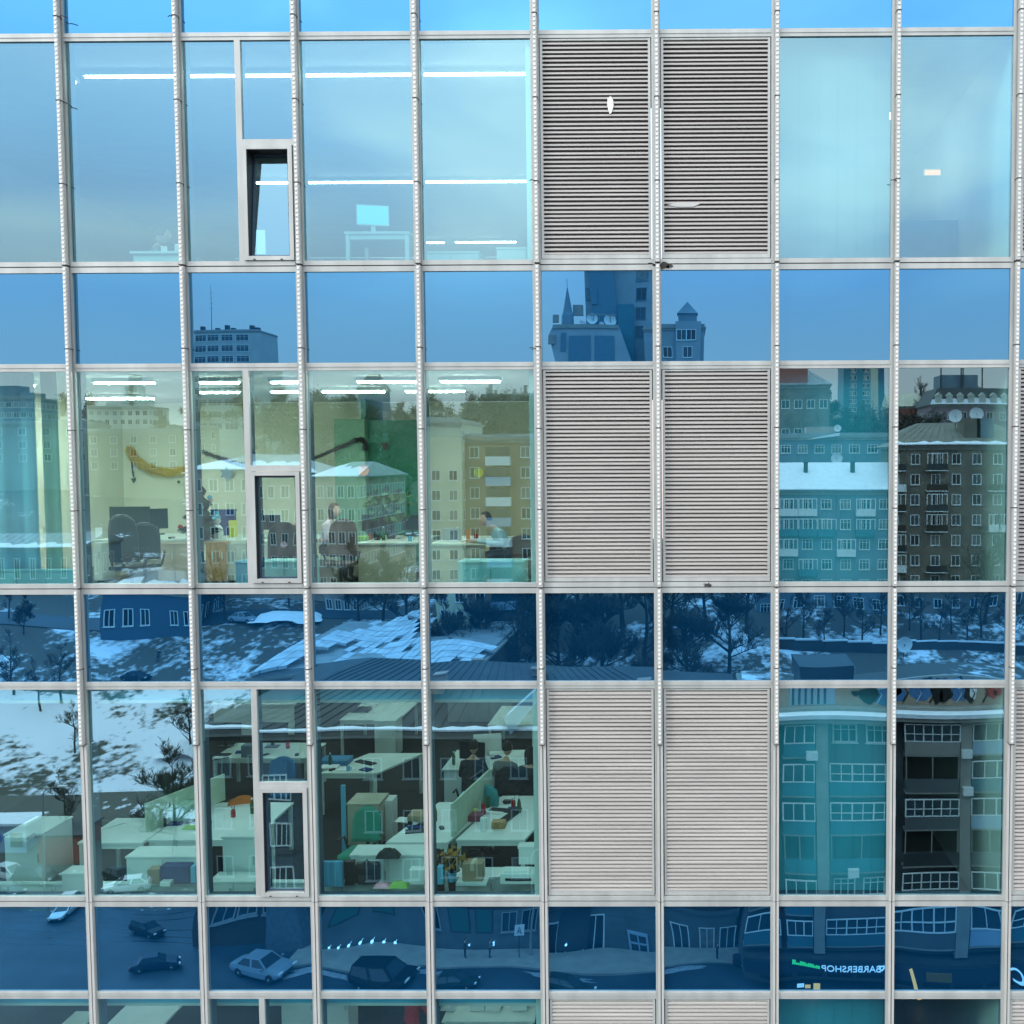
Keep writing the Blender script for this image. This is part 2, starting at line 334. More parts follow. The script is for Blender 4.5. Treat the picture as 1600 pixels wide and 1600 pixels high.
# transoms and panes
for i in range(nb):
    x0, x1 = MX[i]+.038, MX[i+1]-.066; cx = (x0+x1)/2; bw = MX[i+1]-MX[i]-.03
    lou = is_louvre(i); b = i-I1
    m = MB()
    for z in BD:
        m = MB(); m.box(x0, x1, -.028, .012, z-.047, z+.047, 0); m.box(x0, x1, -.036, -.028, z-.005, z+.040, 0)
        m.box(x0, x1, .02, .16, z-.03, z+.03, 1)
        fac(m, 'transom', [ALU, INNER])
    for z in DB:
        m = MB(); m.box(x0, x1, -.036, .012, z+.008, z+.064, 0); m.box(x0, x1, -.030, .012, z-.070, z-.004, 0)
        m.box(x0, x1, -.022, .010, z-.004, z+.008, 1); m.box(x0, x1, .02, .16, z-.05, z+.05, 2)
        fac(m, 'sill_transom', [ALU, GROOVE, INNER])
    for k, zt in enumerate(DB):                 # spandrel below each sill
        if k+1 < len(BD):
            zb = BD[k+1]; amp = (.0006, .0006, .0009, .0016, .0016, .0016)[k]
            link('spandrel_pane', pane_mesh(bw, zt-zb-.03, amp, 100+k*31+i, 'spandrel_pane', SPAN), bld, (cx, 0, 8+(zt+zb)/2))
            mb = MB().box(-bw/2, bw/2, .03, .10, -(zt-zb)/2+.02, (zt-zb)/2-.02); 
            link('back_pan', mb.mesh('back_pan', INNER), bld, (cx, 0, 8+(zt+zb)/2))
    for k, zt in enumerate(BD):
        zb = DB[k]; h = zt-zb
        if lou:
            m = MB(); fx0, fx1 = x0+.012, x1-.012; a, c = zb+.075, zt-.055
            fw = .030
            m.box(fx0, fx0+fw, -.022, .03, a, c, 0); m.box(fx1-fw, fx1, -.022, .03, a, c, 0)
            m.box(fx0+fw, fx1-fw, -.018, .03, a, a+.05, 0); m.box(fx0+fw, fx1-fw, -.018, .03, c-.02, c, 0)
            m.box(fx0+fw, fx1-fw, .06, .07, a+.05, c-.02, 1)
            lp = fac(m, 'louvre_frame', [ALU, LVBACK])
            n = 51; p = (c-.02-(a+.05))/n; rnd = random.Random(i*7+k); m = MB()
            for j in range(n):
                z = a+.05+j*p; e = rnd.gauss(0, .0012); q = rnd.gauss(0, .0015)
                m.prism([(-.020+e, z+.002+q), (-.020+e, z+.024+q), (.028, z+p*.80+q), (.034, z+p*.80+q), (.034, z+p*.66+q), (-.012+e, z+.002+q)], 'x', fx0+fw, fx1-fw)
            so_ = m.build('louvre_slats', SLAT, lp)
            continue
        amp = (.0004, .0005, .0005, .0007, .0012, .0012)[k]
        if b == 1 and zt < 41:                 # bay with the little tilting window
            mxm = MX[i]+(MX[i+1]-MX[i])*.50; zs = zb+1.51
            m = MB(); m.box(mxm-.036, mxm+.036, -.028, .012, zb+.064, zt-.047, 0)
            m.box(mxm-.025, mxm+.025, .02, .15, zb, zt, 1)
            fac(m, 'mullion', [ALU, INNER])
            m = MB(); m.box(mxm+.036, x1, -.028, .012, zs-.036, zs+.036, 0); m.box(mxm+.036, x1, .02, .15, zs-.025, zs+.025, 1)
            fac(m, 'transom', [ALU, INNER])
            for (a, c, z0_, z1_) in ((MX[i]+.015, mxm-.02, zb+.02, zt-.02), (mxm+.02, MX[i+1]-.015, zs+.02, zt-.02)):
                link('vision_pane', pane_mesh(c-a, z1_-z0_, amp*.7, 300+k*7+int(a*10), 'vision_pane', VIS, 8), bld, ((a+c)/2, 0, 8+(z0_+z1_)/2))
            fx0, fx1, fz0, fz1 = mxm+.040, x1-.004, zb+.070, zs-.040
            m = MB(); t_ = .052
            m.box(fx0, fx0+t_, -.060, .10, fz0, fz1); m.box(fx1-t_, fx1, -.060, .10, fz0, fz1)
            m.box(fx0+t_, fx1-t_, -.058, .10, fz0, fz0+t_); m.box(fx0+t_, fx1-t_, -.058, .10, fz1-t_, fz1)
            for q in (.2, .75): m.box(fx0+(fx1-fx0)*q-.012, fx0+(fx1-fx0)*q+.012, -.068, -.058, fz0+.004, fz0+.016, 1)
            wf = fac(m, 'tilt_window_frame', [ALU, GROOVE])
            m = MB()
            m.box(fx0+t_, fx0+t_+.008, -.050, .16, fz0+t_, fz1-t_); m.box(fx1-t_-.008, fx1-t_, -.050, .16, fz0+t_, fz1-t_)
            m.box(fx0+t_+.008, fx1-t_-.008, -.050, .16, fz1-t_-.008, fz1-t_)
            m.build('seal_gap_shade', CABLE, wf)  # black seal deepened to stand in for shade in the sash gap
            opened = (k == 1)
            sw, sh = fx1-fx0-2*t_-.018, fz1-fz0-2*t_-.01
            r_ = MB(); t2 = .018
            r_.box(-sw/2, -sw/2+t2, -.012, .03, 0, sh); r_.box(sw/2-t2, sw/2, -.012, .03, 0, sh); r_.box(-sw/2+t2, sw/2-t2, -.012, .03, 0, t2)
            r_.box(-sw/2+t2, sw/2-t2, -.012, .03, sh-t2, sh)
            sash = r_.build('sash', INNER, wf, ((fx0+fx1)/2, .02, fz0+t_+.002))
            pm = pane_mesh(sw-2*t2, sh-2*t2, .0004, 900+k, 'pane', VIS, 6)
            pn = link('pane', pm, sash, (0, 0, sh/2))
            if opened: sash.rotation_euler = (rad(-6.5), 0, 0)
        else:
            link('vision_pane', pane_mesh(bw, h-.03, amp, 500+k*17+i, 'vision_pane', VIS), bld, (cx, 0, 8+(zt+zb)/2))
# body of the tower below and above what is glazed in detail, roof slab
m = MB(); m.box(MX[0], MX[-1], .02, 15, -8, 17.9); m.box(MX[0], MX[-1], .02, 15, 41.3, 62); m.box(MX[0]-12, MX[0]-.07, .02, 15, -8, 62); m.box(MX[-1]+.07, MX[-1]+16, .02, 15, -8, 62)
fac(m, 'body', [INNER])
# small marks and snags on the metal
def blot(px, py, s, name='dirt_mark', seed=1):
    p = wp(px, py, 12.76); rnd = random.Random(seed); pts = []
    for t in range(14):
        a = 2*math.pi*t/14; r = s*rnd.uniform(.4, 1.1); pts.append((p.x+r*math.cos(a)*1.5, p.z+r*math.sin(a)*.7))
    m = MB().prism(pts, 'y', p.y-.001, p.y+.006); fac(m, name, [GROOVE])
blot(1037, 414, .07, seed=3); blot(1046, 416, .035, seed=5); blot(1106, 914, .045, seed=9); blot(1023, 414, .02, seed=4)
for (px, py) in ((834, 545), (100, 27), (269, 27), (99, 160), (1019, 413), (1398, 283), (834, 283)):
    p = wp(px, py, 12.70); m = MB().tube([(p.x-.05, p.y, p.z+.01), (p.x-.02, p.y-.02, p.z+.012), (p.x+.02, p.y-.02, p.z), (p.x+.05, p.y, p.z-.015)], .006, 5); fac(m, 'cable_end', [CABLE])
# white glare spot and bent slat glint, modelled as pale plates on the louvres
p = wp(953, 163, 12.77); m = MB().prism([(p.x-.035, p.z-.01), (p.x-.02, p.z-.07), (p.x-.005, p.z-.12), (p.x+.02, p.z-.10), (p.x+.045, p.z-.02), (p.x+.04, p.z+.05), (p.x+.01, p.z+.10), (p.x-.03, p.z+.07)], 'y', p.y-.004, p.y+.003)
fac(m, 'glare_spot', [BEAD])
p = wp(1070, 320, 12.775); m = MB().prism([(p.x-.22, p.z+.0), (p.x-.10, p.z-.025), (p.x+.10, p.z-.025), (p.x+.19, p.z+.012), (p.x+.05, p.z+.018), (p.x-.12, p.z+.018)], 'y', p.y-.003, p.y+.004)
fac(m, 'bent_slat_glint', [ALUF])
# ================================================================== OFFICES BEHIND THE GLASS
FZ = {0: 37.87, 1: 33.86, 2: 29.85, 3: 25.84, 4: 21.83}
XL, XR = -12.0, -1.95
def iy(V): return V+CAMY
def ix(px, V, py=850): return ray(px, py).x*V
GRNW = mat('glossy green wall', (.02, .17, .10), .35, .2, .7)
LIGHTG = mat('light green wall panel', (.20, .36, .25), .6, .1, .7)
DEEP = {1: 14.0, 2: 9.0, 3: 13.5, 4: 8.0}
for r in (1, 2, 3, 4):
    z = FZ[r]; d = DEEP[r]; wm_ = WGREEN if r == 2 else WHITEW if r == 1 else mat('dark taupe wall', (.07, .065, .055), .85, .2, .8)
    struct(MB().box(XL, MX[-1], .17, 14.5, z-.32, z).build('floor', CARPET if r != 2 else mat('grey carpet', (.13, .12, .10), .95, .2, 25)))
    struct(MB().box(XL, XR-.002, .17, d, z+3.36, z+3.44).build('ceiling', CEILM))
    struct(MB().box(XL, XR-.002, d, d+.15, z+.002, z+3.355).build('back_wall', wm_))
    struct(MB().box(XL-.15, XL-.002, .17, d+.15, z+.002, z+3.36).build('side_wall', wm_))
    struct(MB().box(XR, XR+.13, .06, d+.15, z+.002, z+3.36).build('partition_wall', WHITEW))
    # rooms behind the two panes right of the louvres
    xa, xm, xb = MX[I1+6]+.05, MX[I1+7], MX[I1+8]-.05
    struct(MB().box(xa-.12, xa, .17, 6, z+.002, z+3.36).build('partition_wall', WHITEW))
    struct(MB().box(xb, xb+.12, .17, 6, z+.002, z+3.36).build('partition_wall', WHITEW))
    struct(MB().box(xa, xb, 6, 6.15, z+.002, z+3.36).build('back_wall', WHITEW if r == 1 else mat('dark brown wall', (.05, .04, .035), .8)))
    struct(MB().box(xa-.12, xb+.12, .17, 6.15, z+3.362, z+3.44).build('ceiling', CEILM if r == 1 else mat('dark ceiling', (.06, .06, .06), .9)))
    m = MB().box(xa, xm-.04, .22, .24, z+.55, z+3.34); 
    for q in range(6): m.box(xa+.02+q*.235, xa+.03+q*.235, .215, .2195, z+.55, z+3.34)
    tag(m.build('roller_blind', TEALB if r != 1 else mat('pale blind fabric', (.42, .40, .40), .8, .05)), ['', 'pale blind drawn behind the tall pane right of the top louvres', 'teal blind drawn behind the pane right of the middle louvres', 'teal blind drawn behind the pane right of the lower louvres', 'teal blind in the lowest row right of the louvres'][r], 'blind')
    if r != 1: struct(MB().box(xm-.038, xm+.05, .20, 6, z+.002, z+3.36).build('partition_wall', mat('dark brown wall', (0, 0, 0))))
for r in (3, 4):
    z = FZ[r]; m = MB().box(XL, XR-.003, .21, .27, z+3.07, z+3.355, 0); m.box(XL, XR-.003, .205, .28, z+3.03, z+3.069, 1)
    tag(m.build('blind_box', [BLUEB, WHITE]), ['blue blind box with a white lower edge along the head of the lower office windows', 'blue blind box along the head of the bottom row of windows'][r-3], 'blind box')
def lampthing(x0, x1, y, z, label, m_, wdt=.10, grp=None, cat='ceiling light'):
    o = thing('ceiling_light', label, cat, ((x0+x1)/2, y, z), 0, grp); L_ = (x1-x0)/2
    MB().box(-L_-.03, L_+.03, -wdt/2-.03, wdt/2+.03, .0, .05).build('housing', WHITE, o); MB().box(-L_, L_, -wdt/2, wdt/2, -.025, -.002).build('tube', m_, o)
    return o
# row 1 continuous light lines
zc = FZ[1]+3.30
def lamp_at(px0, px1, py, zc, label, m_, wdt=.06, grp=None):
    V = (zc-CAMZ)/ray(px0, py).z; return lampthing(ix(px0, V, py), ix(px1, V, py), iy(V), zc, label, m_, wdt, grp)
for r_ in ((133, 828, 119, 'long bright light line nearest the glass in the top office'), (400, 828, 285, 'second light line, deeper in the top office, level with the tilted window'), (598, 694, 379, 'short far light line left of the pair at the back of the top office'), (712, 806, 378, 'short far light line right of the pair at the back of the top office')):
    lamp_at(r_[0], r_[1], r_[2], zc, r_[3], LAMP1, .03 if r_[2] < 200 else .05)
lamp_at(104, 117, 127, zc, 'stub of light line beside the second mullion in the top office', LAMP1)
# row 2 lamps
zc = FZ[2]+3.30; k = 0
wher = ['behind the wide pane at left', 'behind the half pane left of the tilting window', 'above the tilting window', 'behind the pane before the green wall', 'behind the pane next to the louvres']
for (pa, pb, w_) in ((150, 240, 0), (314, 372, 1), (425, 470, 2), (560, 655, 3), (690, 780, 4)):
    for j, V in enumerate((15.2, 17.4)):
        if (w_ == 0 and j > 0) : continue
        s = 1+.0*j; x0, x1 = ix(pa, V, 600), ix(pb, V, 600)
        if w_ > 2 : x0 -= j*.6; x1 -= j*.6
        lampthing(x0, x1, iy(V), zc, ['near', 'deeper'][j]+' ceiling light of the middle office, '+wher[w_], LAMP2, .09, 'fluorescent lights in the middle office')
for (x, V) in ((-10.5, 15.5), (-10.5, 19)): lampthing(x-.6, x+.6, iy(V), zc, 'ceiling light at the left end of the middle office, '+('near' if V < 17 else 'deeper')+' one', LAMP2, .22)
for r, ys in ((3, (2.0, 5.2, 8.4, 11.5)), (4, (2.0, 5.0))):
    for j, y in enumerate(ys):
        for i, x in enumerate((-9.8, -6.6, -3.4)):
            lampthing(x-.6, x+.6, y, FZ[r]+3.30, '%s ceiling light in the %s of the %s office' % (['left', 'middle', 'right'][i], ['first row from the glass', 'second row from the glass', 'third row from the glass', 'rearmost row'][j], {3: 'lower', 4: 'bottom'}[r]), LAMP3, .22, 'ceiling lights of the lower offices')
lampthing(2.2, 3.2, 3.0, FZ[1]+3.30, 'ceiling light in the top room right of the louvres', LAMP1, .2)

# ---- furniture builders: local origin on the floor, front edge facing the glass
def desk(px0, px1, V0, V1, r, label, panel=None, top=None, h=.74, skew=0, legs=True, py=900):
    z = FZ[r]; x0, x1 = ix(px0, V0, py), ix(px1, V0, py); o = thing('desk', label, 'desk', ((x0+x1)/2, iy(V0), z)); w_ = (x1-x0)/2; d = V1-V0
    m = MB(); m.prism([(-w_, 0), (w_, 0), (w_+skew, d), (-w_+skew, d)], 'z', h-.035, h); m.build('tabletop', top or WHITE, o, bev=.004)
    if panel: MB().box(-w_+.03, w_-.03, .04, .07, .04, h-.036).build('front_panel', panel, o)
    for (a, b_) in ((-1, 0), (1, 0), (-1, 1), (1, 1)):
        xx = a*(w_-.04)+skew*b_; yy = .04 if b_ == 0 else d-.04
        if panel and b_ == 0: continue
        MB().box(xx-.025, xx+.025, yy-.025, yy+.025, 0, h-.036).build('leg', top or WHITE, o)
    if legs and not panel: MB().box(-w_+.07, w_-.07, .025, .055, h-.10, h-.037).build('rail', top or WHITE, o)
    return o
def cabinet(px0, px1, V, r, h, label, d=.42, m_=None, z0=0, name='cabinet', py=1370, doors=2, rz=0):
    x0, x1 = ix(px0, V, py), ix(px1, V, py); w_ = (x1-x0)/2; o = thing(name, label, name.replace('_', ' '), ((x0+x1)/2, iy(V), FZ[r]+z0), rz); m_ = m_ or WHITE
    MB().box(-w_, w_, 0, d, .04, h-.025).build('body', m_, o, bev=.004); MB().box(-w_-.01, w_+.01, -.02, d+.01, h-.024, h).build('top', m_, o)
    MB().box(-w_+.03, w_-.03, .03, d-.03, 0, .039).build('plinth', BLACKP, o)
    for q in range(doors):
        a = -w_+2*w_*q/doors+.008; b_ = -w_+2*w_*(q+1)/doors-.008; dd = MB().box(a, b_, -.018, -.001, .06, h-.04).build('door', m_, o); MB().box(b_-.05, b_-.03, -.03, -.0185, h*.6, h*.6+.12).build('handle', ALU, dd)
    return o
def monitor(px, V, z, label, w_=.55, h_=.33, rz=0, screen=None, white=False, py=900, tilt=0):
    o = thing('monitor', label, 'monitor', (ix(px, V, py), iy(V), z), rz); c = WHITE if white else BLACKP
    MB().box(-w_/2, w_/2, -.012, .02, .11, .11+h_).build('casing', c, o, bev=.004); MB().box(-w_/2+.015, w_/2-.015, -.016, -.0125, .125, .095+h_).build('screen', screen or SCREEND, o)
    MB().box(-.03, .03, .021, .045, .02, .26).box(-.12, .12, -.06, .10, 0, .018).build('stand', c, o); return o
def chair(px, V, r, label, m_, rz=0, py=1300, back=.55, name='office_chair'):
    o = thing(name, label, 'chair', (ix(px, V, py), iy(V), FZ[r]), rz)
    MB().box(-.24, .24, -.23, .23, .43, .50).build('seat', m_, o, bev=.03)
    m = MB(); n = 8
    for j in range(n+1):
        for i in range(n+1):
            u = i/n*2-1; v = j/n; w_ = .23*(1-.35*max(0, v-.6)**1.2*2); m.v.append((u*w_, .24+.06*v-.05*u*u, .56+v*back-(.08*abs(u)**3 if v > .9 else 0)))
    for j in range(n):
        for i in range(n): a = j*(n+1)+i; m.f.append((a, a+1, a+n+2, a+n+1)); m.m.append(0)
    b = m.build('backrest', m_, o, smooth=True); md = b.modifiers.new('s', 'SOLIDIFY'); md.thickness = .05
    MB().tube([(0, 0, .10), (0, 0, .43)], .03, 8).tube([(0, .2, .46), (0, .27, .62)], .025, 6).build('stem', BLACKP, o)
    m = MB()
    for q in range(5): a = q*1.2566; m.tube([(0, 0, .10), (.27*math.cos(a), .27*math.sin(a), .07)], [.025, .018], 5)
    bs = m.build('base', BLACKP, o)
    for q in range(5): a = q*1.2566; MB().lathe([(.02, -.02), (.03, -.01), (.03, .01), (.02, .02)], 8, (.27*math.cos(a), .27*math.sin(a), .035)).build('castor', BLACKP, bs)
    for s in (-1, 1): MB().tube([(s*.24, .1, .46), (s*.29, .08, .66), (s*.29, -.12, .67)], .018, 6).build('armrest', BLACKP, o)
    return o
def obox(px, V, z, w_, d, h, label, m_, name='box', cat=None, rz=0, py=1370, extra=None):
    o = thing(name, label, cat or name.replace('_', ' '), (ix(px, V, py), iy(V), z), rz)
    MB().box(-w_/2, w_/2, 0, d, 0, h).build('body', m_, o, bev=min(.01, h*.1))
    if extra == 'tape': MB().box(-.025, .025, -.002, d+.002, h, h+.003).box(-.025, .025, -.004, -.001, h*.6, h).build('tape', mat('pale tape', (.6, .5, .36), .4), o)
    if extra == 'flap': m = MB(); m.prism([(-w_/2, h+.001), (w_/2, h+.001), (w_/2-.03, h+.05), (-w_/2+.03, h+.05)], 'y', 0, d*.5); m.build('flap', m_, o)
    if extra == 'lid': MB().box(-w_/2-.01, w_/2+.01, -.01, d+.01, h+.001, h+.03).build('lid', m_, o)
    if extra == 'slot': MB().box(-w_*.36, w_*.36, -.006, -.001, h*.35, h*.6).build('slot', BLACKP, o); MB().box(-w_*.4, w_*.3, d*.1, d*.7, h+.001, h+.03).build('tray', PAPER, o)
    return o
def plant(px, V, z, h, label, potm, leafm, n=60, py=1370, name='potted_plant', spiky=False, pr=.09):
    o = thing(name, label, 'plant', (ix(px, V, py), iy(V), z)); rnd = random.Random(int(px)); MB().lathe([(pr*.7, 0), (pr, pr*1.5), (pr*1.08, pr*1.6), (pr*.9, pr*1.6)], 14).build('pot', potm, o)
    m = MB(); st_ = MB()
    for k in range(n):
        a = rnd.uniform(0, 6.28); e = rnd.uniform(.2, 1.4); l = h*rnd.uniform(.5, 1)
        if spiky:
            p = Vector((0, 0, pr*1.5)); d = Vector((math.cos(a)*math.cos(e), math.sin(a)*math.cos(e), math.sin(e))); s = Vector((-math.sin(a), math.cos(a), 0))*.012; q = p+d*l*.6; t = p+d*l-Vector((0, 0, l*.25*math.cos(e)))
            m.quad(p-s, p+s, q+s*1.2, q-s*1.2); m.poly([q-s*1.2, q+s*1.2, t])
        else:
            c = Vector((rnd.gauss(0, .28)*h, rnd.gauss(0, .28)*h, pr*1.6+h*rnd.uniform(.25, 1))); u = Vector((rnd.gauss(0, 1), rnd.gauss(0, 1), rnd.gauss(0, 1))).normalized()*h*.11; v = u.orthogonal().normalized()*h*.07
            m.poly([c-u, c-v, c+u, c+v]); 
            if k % 4 == 0: st_.tube([(0, 0, pr*1.4), c], .006, 3)
    m.build('foliage', leafm, o)
    if not spiky: st_.build('stem', BARK, o)
    return o
LEAF = mat('office plant leaf', (.05, .12, .04), .6, .5, 8); AUTUMN = mat('ochre dry leaves', (.35, .17, .03), .7, .5, 9); NAVY = mat('navy cloth', (.02, .04, .16), .85, .3, 9); BLUEP = mat('light blue plastic', (.12, .42, .60), .4); ORNG = mat('orange upholstery', (.65, .16, .02), .8); GRNC = mat('green upholstery', (.05, .28, .20), .8); BRNC = mat('brown upholstery', (.10, .06, .045), .85)
PINK = mat('pink cloth', (.75, .35, .45), .85, .2, 9); LIME = mat('lime cloth', (.30, .50, .12), .8); REDC = mat('red knitwear', (.45, .03, .03), .9, .2, 20); BLUSH = mat('light blue shirt', (.42, .60, .68), .85, .12, 8); DKCL = mat('charcoal clothes', (.03, .032, .04), .9, .3, 10); SKIN = mat('skin', (.62, .38, .28), .5, .04, 3); HAIRD = mat('dark hair', (.02, .014, .01), .6, .3, 30); GREYSH = mat('grey pullover', (.18, .19, .20), .9, .2, 10); LILAC = mat('pale lilac jumper', (.55, .45, .52), .9, .15, 10)

# ---- people: one continuous skinned body, materials by limb, face shaped on the head
def person(px, V, r, label, top, legs=DKCL, rz=0, py=850, lean=.25, reach=.38, scale=1.0, seat=.47, longhair=False, hair=HAIRD, standing=False):
    o = thing('person', label, 'person', (ix(px, V, py), iy(V), FZ[r]), rz); o.scale = (scale,)*3
    V_, E_, R_, K_ = [], [], [], []
    def v(p, rr, k, frm=None):
        V_.append(p); R_.append(rr); K_.append(k)
        if frm is not None: E_.append((frm, len(V_)-1))
        return len(V_)-1
    sn, cs = math.sin(lean), math.cos(lean)
    hip = .95 if standing else seat+.10
    def tr(h, y=0): return (0, -(sn*h)+y, hip+cs*h)
    pel = v((0, 0, hip), .15, 1); sp1 = v(tr(.14), .135, 0, pel); sp2 = v(tr(.30), .15, 0, sp1); ch = v(tr(.43), .135, 0, sp2); nk = v(tr(.53), .055, 2, ch); nk2 = v(tr(.60, -.01), .053, 2, nk)
    for s in (-1, 1):
        sh = v((s*.17, tr(.44)[1], tr(.44)[2]), .07, 0, ch); el = v((s*.23, tr(.2)[1]-.10, tr(.2)[2]-.0), .045, 0, sh)
        wr = v((s*.15, tr(.2)[1]-.10-reach*.72, max(.78, tr(.2)[2]-.0)), .030, 0, el); hd = v((s*.14, tr(.2)[1]-.10-reach*.72-.07, max(.78, tr(.2)[2]-.0)-.005), .032, 2, wr)
        for q in range(4):
            bx_ = s*.14+(q-1.5)*.021; l = (.065, .078, .074, .058)[q]; k1 = v((bx_, V_[hd][1]-.045, V_[hd][2]+.004), .0095, 2, hd); k2 = v((bx_*1.01, V_[hd][1]-.045-l*.6, V_[hd][2]-.004), .0085, 2, k1); v((bx_*1.01, V_[hd][1]-.045-l, V_[hd][2]-.022), .007, 2, k2)
        t1 = v((s*.14-s*.035, V_[hd][1]-.01, V_[hd][2]-.005), .0105, 2, hd); v((s*.14-s*.052, V_[hd][1]-.05, V_[hd][2]-.018), .009, 2, t1)
        if standing:
            th = v((s*.10, 0, hip-.08), .095, 1, pel); kn = v((s*.11, -.02, .50), .062, 1, th); an = v((s*.11, .02, .09), .042, 1, kn); v((s*.12, -.15, .045), .04, 3, an)
        else:
            th = v((s*.11, -.05, seat+.08), .095, 1, pel); kn = v((s*.13, -.46, seat+.06), .065, 1, th); an = v((s*.13, -.42, .10), .042, 1, kn); v((s*.13, -.58, .045), .04, 3, an)
    me = bpy.data.meshes.new('body'); me.from_pydata(V_, E_, []); ob = bpy.data.objects.new('body', me); COL.objects.link(ob)
    ob.modifiers.new('skin', 'SKIN'); ob.modifiers.new('sub', 'SUBSURF').levels = 1
    for i, rr in enumerate(R_): me.skin_vertices[0].data[i].radius = (rr, rr*(.72 if K_[i] == 0 and rr > .1 else 1)); me.skin_vertices[0].data[i].use_root = (i == 0)
    dg = bpy.context.evaluated_depsgraph_get(); dg.update(); me2 = bpy.data.meshes.new_from_object(ob.evaluated_get(dg)); bpy.data.objects.remove(ob)
    # head joined to the same mesh
    bm = bmesh.new(); bm.from_mesh(me2); nf0 = len(bm.faces)
    hc = Vector(tr(.71, -.035))
    res = bmesh.ops.create_uvsphere(bm, u_segments=20, v_segments=16, radius=1.0)
    for q in res['verts']:
        x, y, z = q.co; nx_ = x*.074; ny = y*.094; nz_ = z*.118
        if z < -.2: nx_ *= 1-.30*(-z-.2); ny += -.012*(-z-.2) if y < 0 else .03*(-z-.2)*y
        f = max(0, -y)
        nose = math.exp(-(x/.16)**2-((z+.12)/.17)**2)*f; ny -= .026*nose
        eye = math.exp(-((abs(x)-.40)/.17)**2-((z-.08)/.13)**2)*f; ny += .010*eye
        ny -= .008*math.exp(-(x/.35)**2-((z+.48)/.08)**2)*f; ny -= .010*math.exp(-(x/.4)**2-((z+.85)/.2)**2)*f
        ear = math.exp(-((z+.0)/.16)**2-((y-.1)/.14)**2)*(abs(x) > .9); nx_ *= 1+.14*ear
        q.co = hc+Vector((nx_, ny, nz_))
    fi = len(bm.faces); bm.to_mesh(me2); bm.free()
    mats_ = [top, legs, SKIN, BLACKP]
    me2.materials.clear()
    for m_ in mats_: me2.materials.append(m_)
    segs = [(Vector(V_[a]), Vector(V_[b]), K_[b]) for a, b in E_]
    for pi, p_ in enumerate(me2.polygons):
        p_.use_smooth = True
        if pi >= nf0: p_.material_index = 2; continue
        c = p_.center; best = 9; kk = 0
        for a, b, k_ in segs:
            ab = b-a; t = max(0, min(1, (c-a).dot(ab)/max(1e-9, ab.length_squared))); d = (a+ab*t-c).length
            if d < best: best = d; kk = k_
        p_.material_index = kk
    b = link('body', me2, o)
    h = MB(); n = 14
    rings = []
    for j in range(8):
        ph = j/7*(2.0 if longhair else 1.75); rings.append(len(h.v))
        for i in range(n):
            a = 2*math.pi*i/n; fr = max(0, -math.sin(a)); pp = min(ph, .95) if fr > .25 else ph
            rr = 1.10; x = math.sin(pp)*math.cos(a)*.076*rr; y = math.sin(pp)*math.sin(a)*.098*rr+.010; z = math.cos(pp)*.12*rr
            if longhair and ph > 1.6 and fr <= .25: z -= .10*(ph-1.6)/.4; 
            h.v.append((hc.x+x, hc.y+y, hc.z+z+.006))
    for j in range(7):
        for i in range(n): h.f.append((rings[j]+i, rings[j]+(i+1) % n, rings[j+1]+(i+1) % n, rings[j+1]+i)); h.m.append(0)
    h.build('hair', hair, o, smooth=True)
    return o
def garland(pts, label, m_, r_=.05, n=900, name='tinsel_garland', seed=1):
    rnd = random.Random(seed); P3 = [Vector(p) for p in pts]; L_ = []
    for i in range(len(P3)-1):
        for t in range(10): L_.append(P3[i].lerp(P3[i+1], t/10))
    m = MB().tube(L_, r_*.45, 6)
    for k in range(n):
        c = rnd.choice(L_)+Vector((rnd.uniform(-.02, .02), 0, 0)); d = Vector((rnd.gauss(0, 1), rnd.gauss(0, 1), rnd.gauss(0, 1))).normalized(); s = d.orthogonal().normalized()*.011; e = c+d*r_*rnd.uniform(.6, 1.1); m.poly([c-s, c+s, e])
    return tag(m.build(name, m_), label, 'garland')
GOLD = mat('gold tinsel', (.85, .50, .01), .45, .4, 30); SILV = mat('dark grey tinsel', (.10, .08, .09), .35, .5, 30, metal=.5)

# ---- row 2: the bright office with the garlands
r = 2; z2 = FZ[2]
BV = 21.75                                             # back wall distance
struct(MB().box(ix(568, 20.6), ix(575, 20.6), iy(20.6), 8.995, z2+.002, z2+3.35).build('green_wall_edge', GRNW))
struct(MB().box(ix(558, 20.6)-.35, ix(578, 20.6), iy(20.4), iy(20.6)-.003, z2+.002, z2+2.95).build('green_wall_panel', LIGHTG))
struct(MB().box(ix(578, 20.6)+.003, ix(655, 20.6), iy(20.6), iy(20.7), z2+.002, z2+2.93).build('green_wall', GRNW))
struct(MB().box(ix(655, 20.6)+.003, ix(842, 20.6), iy(21.0), iy(21.1), z2+.002, z2+2.6).build('ochre_wall', mat('ochre plaster', (.46, .40, .24), .8, .1, 1)))
def w2(px, py, V=BV-.06): return wp(px, py, V)
garland([w2(203, 703), w2(209, 715), w2(222, 727), w2(240, 735), w2(262, 738), w2(293, 734)], 'gold tinsel garland sagging across the pale green wall', GOLD, .13, 5000, seed=2)
garland([w2(318, 706), w2(335, 713), w2(355, 719), w2(372, 725), w2(386, 727)], 'dark silver tinsel garland hanging right of the gold one', SILV, .07, 1200, seed=3)
garland([w2(486, 718, 20.3), w2(510, 708, 20.3), w2(530, 699, 20.3), w2(548, 691, 20.3), w2(560, 686, 20.3)], 'dark tinsel garland rising towards the green wall', SILV, .055, 1000, seed=4)
garland([w2(556, 688, 20.3), w2(565, 686, 20.3), w2(572, 694, 20.3), w2(571, 704, 20.3)], 'black bow of tinsel at the corner of the green wall', CABLE, .07, 600, seed=6)
